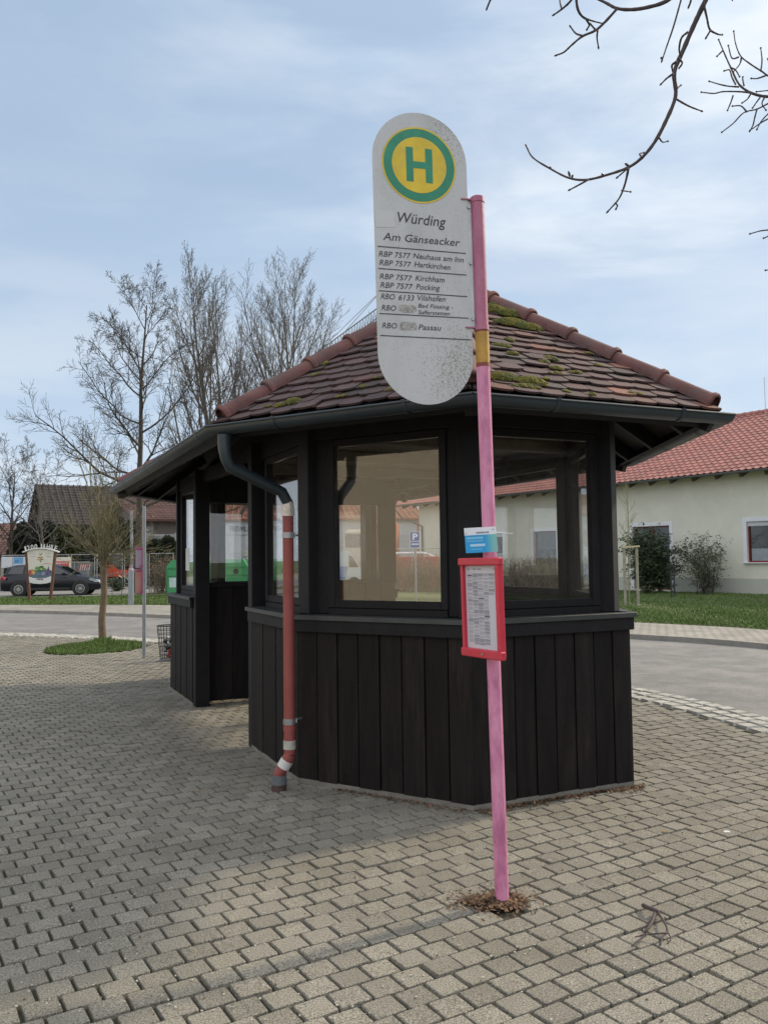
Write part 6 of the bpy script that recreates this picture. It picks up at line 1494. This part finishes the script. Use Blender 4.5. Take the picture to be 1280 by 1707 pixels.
while xx<.09: w_=rnd.uniform(.02,.04); tx.sheet([(xx,-.16),(xx+w_,-.16),(xx+w_,-.11),(xx,-.11)],(0,-.037,zc),X3,Z3); xx+=w_+.008
tx.build('lettering',white,pl_)
# tower crane far behind the roof
crn=empty('tower_crane',(-2.0,112,0),0,'distant grey lattice tower crane jib rising above the shelter roof','crane'); cm=mat('crane_grey',(.22,.22,.23),.6,.1,3); k=MB()
j0=px(520,612,110)-Vector((-2,112,0)); j1=px(640,524,110)-Vector((-2,112,0)); dj=(j1-j0); n=26
up_=Z3*1.5; sdv=Vector((0,.7,0))
for o_ in(sdv,-sdv,up_): k.tube([j0+o_,j1+o_],.09,4)
for q in range(n):
    a=j0+dj*(q/n); b=j0+dj*((q+1)/n); m=(a+b)/2+up_
    for s_ in(sdv,-sdv): k.tube([a+s_,m,b+s_],.05,3,cap=False)
k.build('jib',cm,crn)
ap=px(640,480,110)-Vector((-2,112,0)); k=MB(); k.tube([j1,ap],.12,4); k.tube([j1-dj*.08,ap-Z3*.2],.07,4); k.tube([ap,j0+dj*.45+up_],.05,3); k.tube([ap,j0+dj*.12+up_],.05,3); k.build('pendant_lines',cm,crn)
mt=j1; k=MB()
for sx in(-.8,.8):
    for sy in(-.8,.8): k.tube([(mt.x+sx,mt.y+sy,0),(mt.x+sx,mt.y+sy,mt.z)],.1,4)
z=0
while z<mt.z-1.6:
    for sy in(-.8,.8): k.tube([(mt.x-.8,mt.y+sy,z),(mt.x+.8,mt.y+sy,z+1.6)],.05,3,cap=False); 
    for sx in(-.8,.8): k.tube([(mt.x+sx,mt.y-.8,z),(mt.x+sx,mt.y+.8,z+1.6)],.05,3,cap=False)
    z+=1.6
k.build('mast',cm,crn)
# beige house behind the viewer at the left, mirrored in the glass
a=Vector((-20,-9,0)); b=Vector((-13.5,13,0)); 
hr,t,nn,h=house_simple('beige_house',a,b,10,6.4,9.5,mat('beige_render',(.76,.66,.50),.85,.05,1),darkroof,'beige two storey house out of frame at the left, mirrored in the left front window')
hr.rotation_euler=(0,0,0)
# ------------------------------------------------------------------ small things on the paving
r=random.Random(66); b=G(1090,1560)
tw=MB(); 
def gp(u,v,z): p=G(u,v,z); return p
def stick(pp,w0,w1):
    pts=smooth([gp(u,v,z)-b for u,v,z in pp],4); n=len(pts); tw.tube(pts,[(w0+(w1-w0)*i/(n-1))*(1+.15*r.uniform(-1,1)) for i in range(n)],7)
stick=(lambda f: (lambda pp,a,b_: f(pp,a*1.5,b_*1.5)))(stick)
stick([(1072,1510,.02),(1083,1515,.030),(1095,1519,.028),(1100,1525,.016)],.0075,.004)
stick([(1092,1518,.02),(1088,1535,.024),(1080,1548,.018),(1075,1556,.008)],.005,.003); stick([(1098,1524,.02),(1108,1540,.03),(1112,1552,.022),(1105,1562,.014),(1100,1576,.006)],.0038,.0022)
stick([(1112,1556,.02),(1095,1557,.024),(1075,1559,.016),(1058,1563,.010)],.0028,.0016); stick([(1112,1553,.02),(1118,1565,.012),(1112,1574,.006)],.0024,.0015); stick([(1075,1560,.012),(1060,1572,.012),(1052,1578,.006)],.0028,.0016)
stick([(1098,1520,.02),(1082,1540,.012),(1078,1552,.008)],.004,.002)
o=tw.build('fallen_twig',mat('twig_bark',(1,1,1)),smooth='all'); o.location=b; tag(o,'small tangled fallen twig lying on the paving right of the pink pole','twig')
ds=MB(); r=random.Random(12)
pts=[]
for q in range(620):
    u,v=r.uniform(0,1280),r.uniform(1330,1707); p=G(u,v)
    pts.append((p.x,p.y,.001))
mb=MB()
for x,y,z in pts:
    s=r.uniform(.0015,.0045); a=r.uniform(0,6.28); mb.box((x,y,z+s*.4),(s*2,s*1.4,s),Matrix.Rotation(a,3,'Z'),0 if r.random()<.75 else 1)
tag(mb.build('crumbs',[mat('crumb_pale',(.42,.40,.34),.8),mat('crumb_brown',(.12,.075,.04),.8)]),'tiny pale crumbs and leaf bits scattered over the paving','debris',kind='stuff')
p=G(1211,1388); o=MB().prism([(-.018,-.01),(.016,-.012),(.02,.006),(.002,.014),(-.016,.008)],(0,0,.004),X3,Y3,Z3,.004).build('paper_scrap',mat('paper',(1,1,1))); o.location=p; tag(o,'tiny white paper scrap on the paving at the right','paper scrap')
for (u,v,l) in((330,1321,'yellowish dead leaf on the shaded paving left of the downpipe'),(1108,1388,'small dark leaf on the lit paving right of the shelter')):
    p=G(u,v); o=MB().prism([(-.022,0),(-.005,.011),(.022,.003),(.0,-.010)],(0,0,.006),X3,Y3,(Z3+X3*.2).normalized(),.002).build('fallen_leaf',mat('fallen_leaf',(.28,.17,.07),.8)); o.location=p; tag(o,l,'leaf')
for m in bpy.data.materials:
    pass
bpy.context.view_layer.update()
# unseen barn added on the right to block bright sky in the window reflection
a=Vector((24,-16,0)); b=Vector((30,6,0))
hr,t,nn,h=house_simple('reflection_block_barn',b,a,10,6.0,10.5,woodw,darkroof,'tall dark timber barn added out of frame right to darken the right window reflection',over=.6)
for o in bpy.data.objects:
    l=o.get('label')
    if l is not None and o.parent is None:
        w_=len(l.replace('-',' ').split())
        if w_>16 or w_<4: print('LABEL',w_,o.name,l)
